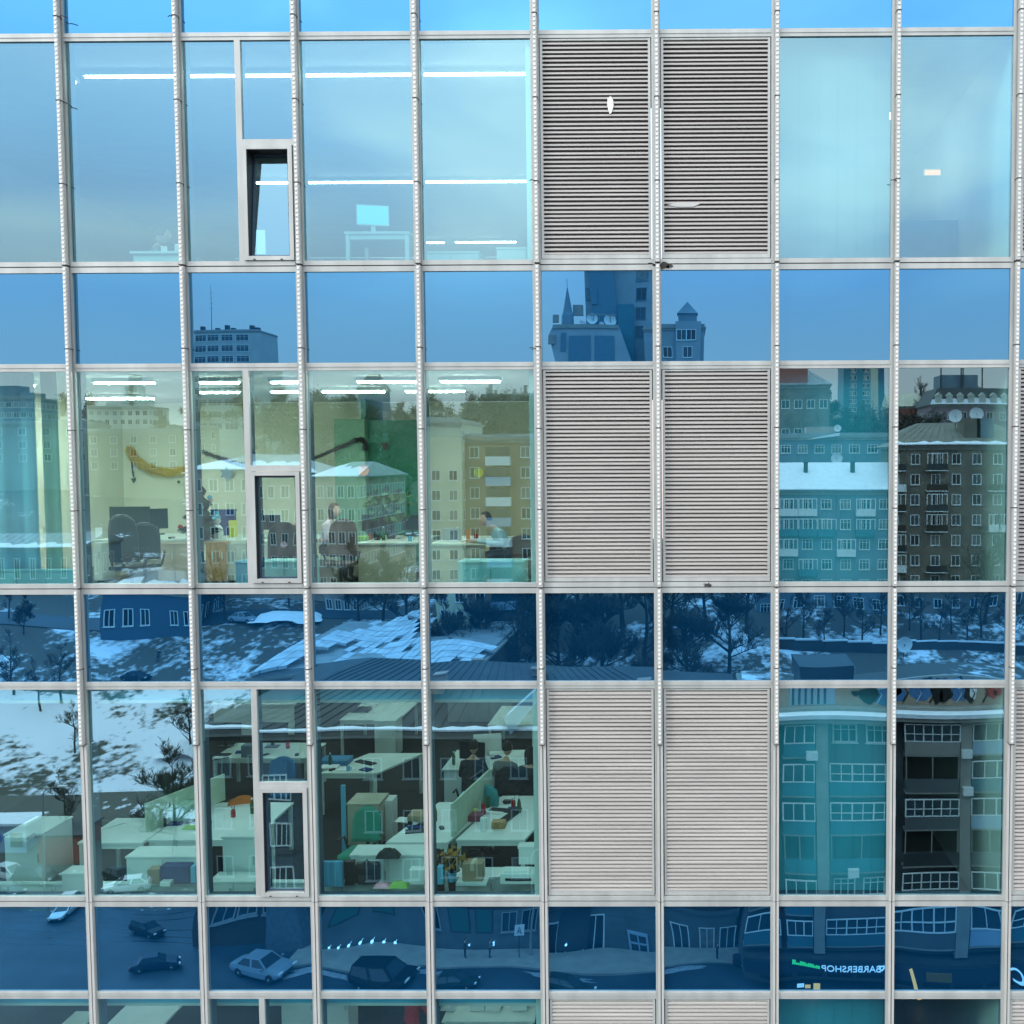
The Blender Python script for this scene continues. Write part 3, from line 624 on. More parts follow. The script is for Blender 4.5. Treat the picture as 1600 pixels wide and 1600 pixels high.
garland([w2(203, 703), w2(206, 725), w2(209, 748)], 'thin string with a dark tassel hanging below the gold garland', CABLE, .035, 120, seed=7)
def sticker(px, py, V, rr, label, m_, n=16, name='sticker', star=False):
    p = wp(px, py, V); pts = []
    for t in range(n): a = 2*math.pi*t/n; q = rr*(1 if not star or t % 2 else .55); pts.append((p.x+q*math.cos(a), p.z+q*math.sin(a)))
    return tag(MB().prism(pts, 'y', p.y, p.y+.012).build(name, m_), label, 'decoration')
YEL = mat('yellow paper', (.72, .70, .10), .7); OR2 = mat('orange paper', (.8, .25, .06), .7)
sticker(183, 735, BV-.06, .09, 'yellow paper star on the wall left of the gold garland', YEL, 12, 'paper_star', True); sticker(85, 780, BV-.06, .08, 'olive paper star on the wall behind the light blue curtain', YEL, 12, 'paper_star', True)
sticker(748, 738, 20.9, .10, 'round yellow green paper ball hung before the ochre wall', YEL, 18, 'paper_ball'); sticker(568, 735, 20.2, .11, 'orange paper lantern on the green wall', OR2, 8, 'paper_lantern')
sticker(209, 750, BV-.06, .07, 'small dark bird shaped ornament under the gold garland', CABLE, 7, 'ornament', True); sticker(279, 753, BV-.06, .035, 'tiny dark ornament right of the bird shaped one', CABLE, 5, 'ornament')
sticker(602, 696, 20.5, .10, 'brown paper figure on the green wall', BRNC, 7, 'paper_figure', True); sticker(354, 740, BV-.06, .16, 'pale blue paper snowflake on the wall under the silver garland', PANELB, 12, 'paper_snowflake', True)
desk(148, 302, 18.0, 19.6, 2, 'long cream desk under the gold garland carrying the big monitor', None, CREAM)
desk(306, 392, 17.8, 19.4, 2, 'cream desk beside the christmas tree with orange drawers', None, CREAM)
cabinet(322, 352, 17.6, 2, .72, 'orange wood drawer unit under the desk by the christmas tree', .4, WOOD, name='drawer_unit', py=870); cabinet(353, 385, 17.7, 2, .70, 'pale ochre cupboard right of the orange drawers', .4, CREAM, py=870)
cabinet(246, 302, 17.7, 2, .70, 'pinkish panelled cupboard at the right end of the long desk', .3, mat('pinkish laminate', (.50, .38, .30), .6, .15, 2), py=870)
cabinet(146, 160, 17.8, 2, .70, 'narrow white side panel cupboard at the left end of the long desk', .4, WHITE, doors=1, py=870)
monitor(203, 18.3, z2+.745, 'large dark monitor seen from behind on the long desk', .72, .46, py=815); monitor(246, 19.2, z2+.745, 'dark green backed monitor half behind the large one', .36, .38, rz=.5, py=815)
chair(205, 16.0, 2, 'black mesh chair before the big monitor', BLACKP, math.pi, py=870, back=.75); chair(226, 16.4, 2, 'second black chair pushed against the long desk', BLACKP, math.pi+.5, py=870, back=.6)
obox(154, 18.2, z2+.745, .12, .03, .2, 'white leaning brochure at the left end of the long desk', PAPER, 'brochure', rz=.3, py=825)
monitor(424, 18.6, z2+.745, 'white framed monitor seen through the tilting window', .36, .30, white=True, py=795)
desk(398, 480, 17.6, 19.2, 2, 'cream desk seen through the middle tilting window', CREAM, CREAM)
chair(438, 15.9, 2, 'dark chair with an upholstered back behind the middle tilting window', DARKF, .2, py=850, back=.6)
person(447, 16.9, 2, 'person in dark clothes sitting with head bent behind the tilting window', DKCL, rz=math.pi*.8, py=830, lean=.45)
sticker(443, 851, 15.5, .05, 'pink round charm hanging on the dark chair', PINK, 14, 'charm')
person(505, 17.8, 2, 'person in a pale lilac jumper seated at the left edge of the garland bay', LILAC, rz=1.5, py=810, longhair=True, hair=BRNC)
chair(531, 16.4, 2, 'brown upholstered chair with a rounded back beside the beige desk', BRNC, .1, py=830, back=.62)
desk(556, 652, 17.2, 18.9, 2, 'beige desk with a solid front panel before the green wall', mat('beige laminate', (.46, .42, .32), .6), CREAM)
desk(672, 760, 17.0, 18.7, 2, 'beige desk with a solid front panel before the ochre wall', mat('beige laminate', (0, 0, 0)), CREAM); desk(762, 828, 17.6, 18.6, 2, 'brown fronted desk at which the person in the light blue shirt leans', BRNC, CREAM)
plant(611, 18.0, z2+.745, .75, 'tall dark green potted plant on the beige desk', TIN, LEAF, 110, py=815); monitor(585, 18.3, z2+.745, 'black monitor on the beige desk left of the plant', .45, .30, py=815)
monitor(643, 18.6, z2+.745, 'small black monitor right of the potted plant', .4, .28, rz=-.3, py=815)
person(800, 17.3, 2, 'person in a light blue shirt with dark hair leaning forward over the desk', BLUSH, rz=-1.1, py=820, lean=.65, reach=.6, longhair=False); chair(808, 16.4, 2, 'black office chair under the person in the light blue shirt', BLACKP, -.2, py=840, back=.35)
obox(706, 17.4, z2+.745, .32, .03, .22, 'grey laptop standing open on the ochre side desk', GREYSH, 'laptop', py=820); obox(731, 17.5, z2+.745, .06, .06, .2, 'orange topped bottle on the desk by the laptop', OR2, 'bottle', py=820); obox(700, 17.3, z2+.745, .3, .2, .015, 'sheet of white paper on the ochre side desk', PAPER, 'paper', py=832)
obox(562, 17.5, z2+.745, .22, .16, .08, 'green folder stack on the beige desk', LIME, 'folder_stack', py=832)
# little christmas tree with ornaments
ct = thing('christmas_tree', 'small artificial christmas tree with baubles standing on the desk', 'christmas tree', (ix(312, 17.9, 780), iy(17.9), z2+.745)); ct.scale = (1.25, 1.25, 1.12); m = MB(); rnd = random.Random(9)
for k in range(6000):
    t = rnd.random()**.7; zz = .12+.95*(1-t); R = .36*t*(.75+.25*math.sin(zz*32)); a = rnd.uniform(0, 6.28); c = Vector((0, 0, zz)); e = Vector((R*math.cos(a), R*math.sin(a), zz-.05-.05*t)); s = Vector((-math.sin(a), math.cos(a), .4)).normalized()*.016; q = c.lerp(e, rnd.uniform(.2, .6)); m.poly([q-s, q+s, e])
m.build('foliage', NEEDLE, ct); MB().tube([(0, 0, 0), (0, 0, 1.0)], [.03, .01], 6).lathe([(.12, 0), (.09, .1)], 10).build('trunk', BARK, ct)
for k in range(16):
    t = rnd.uniform(.25, 1); a = rnd.uniform(0, 6.28); R = .33*t; MB().lathe([(.008, -.035), (.03, -.02), (.036, 0), (.03, .02), (.008, .035)], 8, (R*math.cos(a), R*math.sin(a), .08+.95*(1-t))).build('bauble', [YEL, REDC, PINK, BLUEP][k % 4], ct, smooth=True)
obox(347, 18.9, z2+.745, .42, .12, .45, 'dark blue and red gift box on the desk right of the christmas tree', NAVY, 'gift_box', py=800, extra='lid'); obox(362, 18.5, z2+.745, .12, .1, .3, 'yellow flower vase shaped jar on the desk', YEL, 'jar', py=815)
sm = thing('snowman_figure', 'small white and light blue snowman toy beside the tree', 'toy', (ix(338, 18.0, 820), iy(18.0), z2+.745)); MB().lathe([(.05, 0), (.12, .08), (.10, .2), (.06, .25)], 12).build('body', WHITE, sm, smooth=True); MB().lathe([(.04, .25), (.08, .32), (.05, .42)], 12).build('head', WHITE, sm, smooth=True); MB().lathe([(.085, .37), (.03, .50)], 10).build('hat', BLUEP, sm)
cabinet(368, 400, 13.5, 2, .80, 'light blue white radiator cabinet left of the middle tilting window', .4, BLUEP, py=885, doors=1)
cabinet(408, 482, 13.5, 2, .80, 'pale cyan radiator cabinet behind the middle tilting window', .4, mat('pale cyan laminate', (.35, .68, .68), .5), py=885, doors=2)
cabinet(716, 818, 13.4, 2, .80, 'pale cyan low cabinet with an arch cut out next to the louvres', .4, mat('pale cyan laminate', (0, 0, 0)), py=885, doors=2)
# curtains on the left
def curtain(px0, px1, V, r, label, m_):
    x0, x1 = ix(px0, V), ix(px1, V); m = MB(); n = int((x1-x0)/.03); pr = None
    for i in range(n+1):
        x = x0+(x1-x0)*i/n; y = iy(V)+.05*math.sin(i*.55)+.02*math.sin(i*.23); m.v += [(x, y, FZ[r]+.05), (x, y, FZ[r]+3.33)]
        if i: k = len(m.v); m.f.append((k-4, k-2, k-1, k-3)); m.m.append(0)
    ob = m.build('curtain', m_, smooth=True); md = ob.modifiers.new('s', 'SOLIDIFY'); md.thickness = .008; return tag(ob, label, 'curtain')
curtain(-260, 62, 13.5, 2, 'light blue curtain drawn across the left end of the middle office', CURT)
curtain(72, 100, 13.55, 2, 'pale green gathered curtain beside the light blue one', mat('pale green curtain', (.50, .66, .50), .8, .1, 2))
cabinet(-20, 118, 13.3, 2, .72, 'low pale cyan cabinet under the curtain at left', .1, mat('pale cyan laminate', (0, 0, 0)), py=885, doors=3)
# ---- row 1: top office
z1 = FZ[1]
monitor(583, 13.9, 35.02, 'bright blue lit monitor near the glass in the top office', .42, .27, rz=.25, screen=SCREEN, white=True, py=360, tilt=0)
desk(538, 640, 13.7, 14.6, 1, 'white desk carrying the bright blue monitor in the top office', None, WHITE, h=1.15, py=390)
tag(MB().box(ix(400, 13.4), ix(426, 13.4), iy(13.4), iy(13.4)+.01, 34.66, 34.97).build('notice', mat('white notice paper', (.85, .9, .85), .7, 0, emit=(.8, 1, .9), es=.25)), 'white sheet hanging in the open tilted window of the top office', 'notice')  # sheet glows faintly by itself, brightness added in its material
desk(202, 282, 13.8, 14.5, 1, 'white desk with small things before the seated person in the top office', WHITE, WHITE, h=.93, py=395)
person(228, 14.7, 1, 'person with short dark hair sitting at the desk in the top office', GREYSH, py=380, scale=1.08, rz=2.2)
for i, (px, w_, h_) in enumerate(((243, .05, .1), (258, .12, .09), (263, .05, .14), (276, .06, .12))): obox(px, 13.95, z1+.935, w_, .08, h_, ['small grey cup', 'white carton', 'thin dark bottle', 'pale mug'][i]+' on the desk in the top office', [GREYSH, PAPER, CABLE, PAPER][i], ['cup', 'carton', 'bottle', 'mug'][i], py=385)
cabinet(604, 630, 14.0, 1, .86, 'white angled stand at the foot of the pane beside the lit monitor', .3, WHITE, py=395, doors=1); cabinet(664, 748, 13.9, 1, .92, 'pale blue cabinet low behind the top pane next to the louvres', .4, mat('pale blue grey laminate', (.5, .6, .66), .5), py=395); cabinet(776, 822, 13.8, 1, .95, 'white cabinet in the corner of the top office by the louvres', .4, WHITE, py=395, doors=1)
es_ = thing('exit_sign', 'small lit orange sign hanging in the top room at right', 'sign', (ix(1457, 16, 277), iy(16), 36.3)); MB().box(-.14, .14, 0, .03, 0, .12).build('case', WHITE, es_); MB().box(-.12, .12, -.004, -.001, .02, .10).build('face', mat('lit exit face', (1, .7, .5), .5, 0, emit=(1, .28, .08), es=1.7), es_)
obox(1462, 15.3, z1+.0, 1.0, .5, 1.62, 'tall blue grey cupboard in the top room at right', mat('blue grey cupboard', (.20, .30, .40), .6), 'cupboard', py=360)
# ---- row 3: lower office
z3 = FZ[3]; r = 3
def D3(*a, **k): k.setdefault('py', 1300); return desk(*a, **k)
D3(230, 392, 14.3, 15.9, 3, 'white bench desk with a low screen panel behind the wide pane at left', skew=-.0)
scr = thing('desk_screen', 'pale desk divider screen standing on the left bench desk', 'screen', (ix(228, 14.6, 1290), iy(14.6), z3+.745)); MB().prism([(0, 0), (1.5, 0), (1.5, .42), (0, .42)], 'x', -.015, .015).build('panel', mat('pale green felt', (.50, .60, .48), .9), scr); scr.rotation_euler = (0, 0, -.35)
obox(280, 15.0, z3+.745, .3, .3, .24, 'pale small printer on the left bench desk', mat('light green plastic', (.45, .62, .52), .5), 'printer', py=1285); obox(257, 14.8, z3+.745, .04, .04, .2, 'black narrow bottle on the left bench desk', CABLE, 'bottle', py=1290); obox(300, 14.7, z3+.745, .3, .22, .008, 'green notebook on the left bench desk', LIME, 'notebook', py=1315)
D3(120, 222, 14.2, 15.2, 3, 'small white table with open frame at the second mullion')
cabinet(198, 312, 13.45, 3, .84, 'long white radiator cabinet below the left bench desk', .35, WHITE, py=1350); cabinet(8, 66, 13.9, 3, .98, 'white pedestal with papers on top behind the leftmost pane', .7, WHITE, py=1320, doors=1)
obox(24, 13.6, z3+.985, .3, .2, .06, 'pile of white papers on the white pedestal', PAPER, 'paper_pile', py=1320)
obox(115, 13.35, z3+.28, .32, .25, .34, 'white carton at the foot of the leftmost pane', PAPER, 'carton', extra='lid'); cabinet(348, 402, 13.8, 3, .98, 'white pedestal cabinet left of the lower tilting window', .6, WHITE, py=1325, doors=1)
obox(240, 13.25, z3+.55, .16, .14, .19, 'brown woven basket on the sill', CARTON, 'basket', py=1385); obox(273, 13.25, z3+.55, .38, .16, .23, 'navy blue cloth bag lying on the sill', NAVY, 'bag', py=1385); obox(302, 13.25, z3+.55, .07, .16, .23, 'upright bright blue folder beside the navy bag', BLUEP, 'folder', py=1385); obox(258, 13.15, z3+.55, .14, .1, .06, 'pale crumpled paper on the sill before the navy bag', PAPER, 'paper', py=1392)
plant(262, 15.6, z3, 1.75, 'tall spiky dark palm behind the wide pane at left', TIN, mat('dark palm leaf', (.015, .03, .015), .6, .4, 6), 120, py=1200, spiky=True, pr=.16)
chair(378, 15.6, 3, 'orange chair behind the white pedestal cabinet', ORNG, .3, py=1300, back=.3); chair(562, 14.5, 3, 'green chair with a rounded back between the two white desks', GRNC, -.2, py=1310, back=.5)
D3(602, 700, 14.2, 15.9, 3, 'white desk running back from the glass behind the pane left of the last one', skew=.35); D3(712, 820, 14.3, 16.2, 3, 'white desk with keyboard and clutter next to the louvres', skew=.32)
scr = thing('desk_screen', 'pale divider screen between the two white desks on the right', 'screen', (ix(706, 14.4, 1290), iy(14.4), z3+.60)); MB().prism([(0, 0), (1.7, 0), (1.7, .62), (0, .62)], 'x', -.015, .015).build('panel', mat('pale green felt', (0, 0, 0)), scr); scr.rotation_euler = (0, 0, -.14)
o = thing('keyboard', 'black keyboard on the right white desk', 'keyboard', (ix(795, 15.2, 1280), iy(15.2), z3+.745), 1.25); MB().box(-.22, .22, -.07, .07, 0, .02).build('case', BLACKP, o, bev=.004); m = MB()
for a in range(12):
    for b_ in range(4): m.box(-.205+a*.0345, -.175+a*.0345, -.06+b_*.03, -.036+b_*.03, .0205, .028)
m.build('keys', DARKF, o)
obox(650, 15.0, z3+.745, .26, .3, .09, 'brown leather bag on the left of the two right desks', CARTON, 'bag', py=1298); obox(664, 14.8, z3+.745, .2, .1, .05, 'black glasses case beside the brown bag', CABLE, 'case', py=1305); obox(778, 14.7, z3+.745, .2, .15, .1, 'brown wooden tray on the right white desk', WOOD, 'tray', py=1305); obox(755, 14.6, z3+.745, .09, .07, .2, 'pale blue milk carton on the right white desk', PAPER, 'carton', py=1300)
obox(736, 15.0, z3+.745, .3, .2, .09, 'stack of dark red books beside the milk carton', mat('dark red cover', (.25, .04, .06), .6), 'books', py=1300); obox(712, 15.0, z3+.745, .16, .16, .18, 'pink toy on the right white desk by the screen', PINK, 'toy', py=1295); obox(728, 15.7, z3+.745, .14, .12, .2, 'blue mug stand behind the red books', BLUEP, 'mug_stand', py=1280); obox(792, 15.8, z3+.745, .12, .1, .04, 'small black mouse and pad at the back of the right desk', CABLE, 'mouse_pad', py=1268)
for q, (dx, dv, c_) in enumerate(((742, 15.2, YEL), (748, 15.5, PAPER), (755, 15.3, REDC), (762, 15.6, LEAF))): obox(dx, dv, z3+.745, .06, .06, .12+.02*q, ['yellow', 'white', 'red', 'green'][q]+' small jar in the clutter of the right desk', c_, 'jar', py=1285)
monitor(745, 16.0, z3+.745, 'monitor seen edge on at the back of the right white desk', .5, .3, rz=1.35, py=1260); monitor(738, 17.8, z3+.745, 'black monitor before the seated people in the lower office', .5, .32, rz=-.3, py=1190); monitor(762, 18.3, z3+.745, 'white backed monitor among the seated people', .5, .32, rz=.2, white=True, py=1180, screen=PAPER)
D3(690, 815, 17.6, 18.8, 3, 'cream desk of the seated people in the lower office', WHITE, CREAM, py=1200); 
person(738, 17.0, 3, 'person in charcoal clothes seen from behind at the cream desk', DKCL, rz=math.pi, py=1200, lean=.15); person(786, 16.9, 3, 'person in a grey pullover seated right of the charcoal one', GREYSH, rz=math.pi*.9, py=1200, lean=.2); person(822, 16.6, 3, 'person in dark clothes at the edge of the last pane beside the louvres', DKCL, rz=math.pi*.8, py=1200, lean=.1, longhair=True)
chair(738, 16.7, 3, 'black chair of the person in charcoal clothes', DARKF, 0, py=1210, back=.45); chair(790, 16.6, 3, 'dark chair of the person in the grey pullover', DARKF, 0, py=1210, back=.45); chair(752, 15.5, 3, 'teal backed chair pulled up to the right white desk', mat('teal mesh', (.05, .30, .33), .7), 0, py=1240, back=.5)
D3(498, 588, 17.4, 18.6, 3, 'cream table with blue trays at the middle of the lower office', None, CREAM, py=1190, skew=.5); obox(520, 17.8, z3+.745, .5, .35, .09, 'stack of blue paper trays on the cream table', mat('blue tray', (.03, .18, .35), .5), 'tray_stack', py=1185); obox(512, 17.6, z3+.745, .3, .22, .03, 'white sheets before the blue trays', PAPER, 'papers', py=1195)
D3(332, 480, 18.3, 19.3, 3, 'cream desk across the back left carrying two black monitors', None, CREAM, py=1190); monitor(352, 19.0, z3+.745, 'left black monitor on the back left desk', .62, .36, py=1165); monitor(425, 19.0, z3+.745, 'right black monitor on the back left desk', .62, .36, py=1165)
chair(433, 17.2, 3, 'blue chair at the back left desk behind the tilting window bay', mat('blue mesh', (.03, .15, .32), .7), 0, py=1200, back=.45); obox(385, 18.3, z3+.745, .2, .2, .22, 'blue grey cup shaped lamp on the back left desk', BLUER, 'desk_lamp', py=1180); obox(344, 18.2, z3+.745, .3, .03, .012, 'pens scattered on the back left desk', CABLE, 'pens', py=1190, rz=.6)
D3(530, 622, 21.0, 22.6, 3, 'beige desk in the middle distance of the lower office', None, CREAM, py=1120); obox(560, 21.6, z3+.745, .4, .3, .06, 'dark printer tray on the distant beige desk', BLACKP, 'tray', py=1115); D3(762, 836, 20.6, 22.2, 3, 'distant beige table near the white wall at right', None, CREAM, py=1130); cabinet(585, 618, 20.7, 3, .8, 'beige cupboard beside the distant desk', .5, CREAM, py=1140, doors=1)
D3(330, 460, 22.4, 23.8, 3, 'farthest desk along the back wall at left', CREAM, CREAM, py=1110); monitor(368, 23.0, z3+.745, 'small black monitor on the farthest desk', .6, .36, py=1100); cabinet(700, 800, 23.5, 3, 1.1, 'grey low cupboard against the back wall', .5, mat('grey laminate', (.22, .24, .23), .6), py=1120, doors=3)
cabinet(542, 560+32, 15.9, 3, .72, 'beige cupboard standing between cream table and green chair', .5, mat('beige laminate', (0, 0, 0)), py=1230, doors=1); obox(596, 16.2, z3+.0, .35, .3, .66, 'stack of white storage boxes beside the beige cupboard', PAPER, 'storage_boxes', py=1260)
MB_ = MB().box(ix(524, 15.6), ix(530, 15.6), iy(15.6), iy(15.6)+.06, z3, z3+1.1); tag(MB_.build('post', BLUEP), 'pale cyan post standing before the cream table', 'post')
cabinet(548, 668, 13.5, 3, .84, 'long white radiator cabinet behind the pane with the green chair', .35, WHITE, py=1350)
o = thing('backpack', 'black backpack leaning on the sill behind the pane with the green chair', 'bag', (ix(572, 13.2, 1375), iy(13.2), z3+.55)); MB().box(-.16, .16, 0, .16, 0, .27).build('body', CABLE, o, bev=.05); MB().box(-.10, .10, -.05, -.002, .02, .14).build('pocket', DARKF, o, bev=.02); MB().tube([(-.05, .05, .26), (0, .05, .32), (.05, .05, .26)], .012, 6).build('strap', DARKF, o)
obox(520, 13.25, z3+.50, .26, .06, .34, 'blue striped towel hanging behind the sill left of the backpack', mat('striped blue towel', (.10, .35, .55), .9, .4, 14, stretch=(3, 1, .1)), 'towel', py=1370); obox(545, 13.3, z3+.5, .12, .1, .32, 'black umbrella case between towel and backpack', CABLE, 'case', py=1370)
for (px, w_, h_, lb, m_, nm) in ((597, .20, .05, 'pink crumpled cloth on the sill', PINK, 'cloth'), (624, .24, .07, 'lime green cloth on the sill', LIME, 'cloth'), (608, .30, .12, 'black jacket lying on the cabinet right of the backpack', CABLE, 'jacket'), (651, .2, .2, 'white binder box at the right end of the sill', PAPER, 'binder')):
    rnd = random.Random(px); m = MB(); n = 10
    if nm == 'binder': obox(px, 13.2, z3+.55, w_, .14, h_, lb, m_, nm); continue
    yb = 13.15 if px != 608 else 13.4
    for j in range(n+1):
        for i in range(n+1): u = i/n*2-1; v = j/n*2-1; m.v.append((u*w_/2*(1+.1*rnd.random()), v*.08, max(0, (1-u*u)*(1-v*v))**.5*h_*rnd.uniform(.75, 1.1)))
    for j in range(n):
        for i in range(n): a = j*(n+1)+i; m.f.append((a, a+1, a+n+2, a+n+1)); m.m.append(0)
    tag(m.build(nm, m_, None, (ix(px, yb, 1385), iy(yb), z3+(.555 if px != 608 else .85)), True), lb, nm)
plant(706, 13.3, z3+.56, .30, 'ochre leaved plant in a blue pot on the sill of the last pane', BLUEP, AUTUMN, 150, py=1380, pr=.07)
obox(738, 13.2, z3+.60, .27, .2, .23, 'brown cardboard box with tape on the sill of the last pane', CARTON, 'cardboard_box', py=1380, extra='tape'); obox(736, 13.15, z3+.555, .40, .22, .04, 'white tray under the cardboard box', WHITE, 'tray', py=1392); obox(688, 13.2, z3+.55, .08, .1, .24, 'narrow blue white bottle left of the ochre plant', BLUEP, 'bottle', py=1380)
obox(810, 13.2, z3+.555, .48, .25, .14, 'white flat printer on the sill next to the louvres', WHITE, 'printer', py=1385, extra='slot'); obox(828, 13.5, z3+.70, .3, .15, .22, 'white helmet shaped box on the printer by the louvres', PAPER, 'box', py=1365, extra='lid')
cabinet(712, 836, 13.5, 3, .54, 'low white shelf along the sill of the last pane', .3, WHITE, py=1390); cabinet(328, 404, 13.4, 3, .52, 'low white shelf along the sill left of the tilting window', .3, WHITE, py=1392); cabinet(415, 668, 13.42, 3, .50, 'low white shelf along the sill before the radiator cabinet', .07, WHITE, py=1392, doors=4); cabinet(-60, 312, 13.38, 3, .5, 'low white shelf along the sill at left', .06, WHITE, py=1392, doors=5)
# ---- row 4: tops of what stands in the bottom office
z4 = FZ[4]
desk(20, 60, 15.4, 17, 4, 'cream desk at the left end of the bottom office', WHITE, CREAM, py=1590); desk(160, 250, 16.2, 18, 4, 'white desk under the second pane of the bottom office', WHITE, WHITE, h=.9, py=1590); desk(690, 835, 16.4, 18.2, 4, 'cream desk crowded with papers in the bottom office', WHITE, CREAM, h=.9, py=1590)
for i, (px, V, c_, lb) in enumerate(((640, 16.2, REDC, 'person in a red jumper at the top of the bottom office'), (720, 17.2, DKCL, 'person in black among the papers of the bottom office'), (790, 17.4, GREYSH, 'person in grey near the louvres in the bottom office'))): person(px, V, 4, lb, c_, py=1585, rz=2.6+i*.4, standing=True)
monitor(450, 17.4, z4+1.1, 'black monitor with a white edge in the bottom office', .7, .5, white=True, py=1590); cabinet(440, 545, 17.2, 4, 1.1, 'white high counter in the bottom office', .5, WHITE, py=1590)
for i, px in enumerate((700, 745, 770, 812)): obox(px, 16.7, z4+.905, .25, .2, .12+.03*i, ['tall', 'low', 'leaning', 'wide'][i]+' pile of papers on the crowded desk of the bottom office', PAPER, 'paper_pile', py=1590)

# small things lying about on the desks
CL = [('keyboard', .42, .14, .02, BLACKP), ('mug', .07, .07, .09, BLUEP), ('papers', .30, .21, .012, PAPER), ('phone', .08, .15, .012, BLACKP), ('pen_cup', .07, .07, .11, REDC), ('notebook', .2, .15, .02, NAVY), ('bottle', .06, .06, .22, LEAF), ('mouse', .06, .1, .03, BLACKP)]
rnd = random.Random(41)
for (nm, r_, V, p0, p1, py) in (('on the cream desk of the seated people in the lower office', 3, 17.8, 695, 810, 1200), ('on the cream table with the blue trays', 3, 17.6, 505, 580, 1190), ('on the back left desk of the lower office', 3, 18.5, 335, 475, 1190), ('on the left of the two right white desks', 3, 14.6, 612, 690, 1300), ('on the left bench desk of the lower office', 3, 14.9, 240, 385, 1300),
    ('on the long desk under the gold garland', 2, 18.2, 160, 295, 830), ('on the beige desk before the green wall', 2, 17.5, 560, 648, 830), ('on the beige desk before the ochre wall', 2, 17.3, 676, 755, 830), ('at the right side of the right white desk', 3, 15.4, 770, 815, 1290)):
    for i, k in enumerate(rnd.sample(range(len(CL)), 6)):
        n_, w_, d_, h_, m_ = CL[k]; px = p0+(p1-p0)*(i+.5)/6+rnd.uniform(-4, 4)
        col = {'BLACKP': 'black'}; cn = {id(BLACKP): 'black', id(BLUEP): 'light blue', id(PAPER): 'white', id(REDC): 'red', id(NAVY): 'navy', id(LEAF): 'green'}[id(m_)]
        o = thing(n_, '%s %s %s' % (cn, n_.replace('_', ' '), nm), n_.replace('_', ' '), (ix(px, V, py), iy(V+rnd.uniform(-.1, .5)), FZ[r_]+.742), rnd.uniform(-.6, .6))
        if n_ in ('mug', 'pen_cup', 'bottle'):
            MB().lathe([(w_*.45, 0), (w_*.5, h_*.1), (w_*.5, h_*.65), (w_*(.48 if n_ != 'bottle' else .2), h_)], 12).build('body', m_, o, smooth=False)
            if n_ == 'mug': MB().tube([(w_*.5, 0, h_*.75), (w_*.85, 0, h_*.6), (w_*.85, 0, h_*.35), (w_*.5, 0, h_*.2)], .007, 5).build('handle', m_, o)
            elif n_ == 'pen_cup': MB().tube([(0, 0, .05), (.02, .01, .17)], .005, 5).tube([(0, 0, .05), (-.02, 0, .16)], .005, 5).build('pen', CABLE, o)
            else: MB().lathe([(w_*.2, h_), (w_*.2, h_+.02)], 8).build('cap', WHITE, o)
        elif n_ == 'keyboard':
            MB().box(-w_/2, w_/2, -d_/2, d_/2, 0, h_).build('case', m_, o, bev=.003); m = MB()
            for a in range(13):
                for b_ in range(4): m.box(-w_/2+.012+a*.031, -w_/2+.038+a*.031, -.06+b_*.03, -.037+b_*.03, h_+.0005, h_+.006)
            m.build('keys', DARKF, o)
        else:
            m = MB()
            for q in range(3 if n_ == 'papers' else 1): m.box(-w_/2, w_/2, -d_/2, d_/2, q*h_/3, (q+1)*h_/(3 if n_ == 'papers' else 1)-.0005 if n_ != 'papers' else (q+1)*h_/3-.0005, 0, rz=q*.12)
            m.build('body', m_, o)
            if n_ == 'phone': MB().box(-.035, .035, -.065, .065, h_+.0002, h_+.002).build('screen', SCREEND, o)
# ================================================================== THE TOWN ACROSS THE STREET (it is seen mirrored in the glass)
# V = metres in front of the camera plane in the mirror; real y = -(CAMY+V)
PROF = [(-60, -8), (97, -8), (112, -4.5), (131, 2.5), (150, 9), (175, 12), (240, 24), (310, 34), (500, 44), (900, 50), (3200, 60)]
def gz(V, x=0):
    for (a, za), (b, zb) in zip(PROF, PROF[1:]):
        if V <= b:
            z = za+(zb-za)*(V-a)/(b-a); break
    else: z = 60
    if V > 104: z += (math.sin(x*.11+V*.05)*.5+math.sin(x*.037+1)*.9)*min(1, (V-104)/20)
    return z
def ry(V): return -(CAMY+V)
def snowground(name, lo, hi, dark=(.07, .065, .055)):
    m = bpy.data.materials.new(name); m.use_nodes = True; n = m.node_tree.nodes; l = m.node_tree.links; b = n['Principled BSDF']
    b.inputs['Roughness'].default_value = .85
    t = n.new('ShaderNodeTexCoord'); a = n.new('ShaderNodeTexNoise'); a.inputs['Scale'].default_value = .12; a.inputs['Detail'].default_value = 3
    c = n.new('ShaderNodeTexNoise'); c.inputs['Scale'].default_value = 1.1; c.inputs['Detail'].default_value = 6
    s = n.new('ShaderNodeMath'); s.operation = 'MULTIPLY_ADD'; s.inputs[1].default_value = .55
    r = n.new('ShaderNodeValToRGB'); r.color_ramp.elements[0].position = lo; r.color_ramp.elements[1].position = hi
    r.color_ramp.elements[0].color = (*dark, 1); r.color_ramp.elements[1].color = (.70, .75, .84, 1)
    l.new(t.outputs['Object'], a.inputs[0]); l.new(t.outputs['Object'], c.inputs[0]); l.new(c.outputs['Fac'], s.inputs[0]); l.new(a.outputs['Fac'], s.inputs[2])
    l.new(s.outputs[0], r.inputs[0]); l.new(r.outputs[0], b.inputs['Base Color']); return m
GSN = snowground('patchy snow on dark soil', .79, .95)
GSN2 = snowground('snowy slope with weeds', .64, .75, (.035, .04, .03))
mb = MB(); xs = [-1500, -700, -350, -200]+[-150+6*i for i in range(52)]+[220, 380, 700, 1500]
vs = [-60, 40, 97, 100]+[104+4*i for i in range(52)]+[340, 400, 500, 700, 900, 1500, 3200]
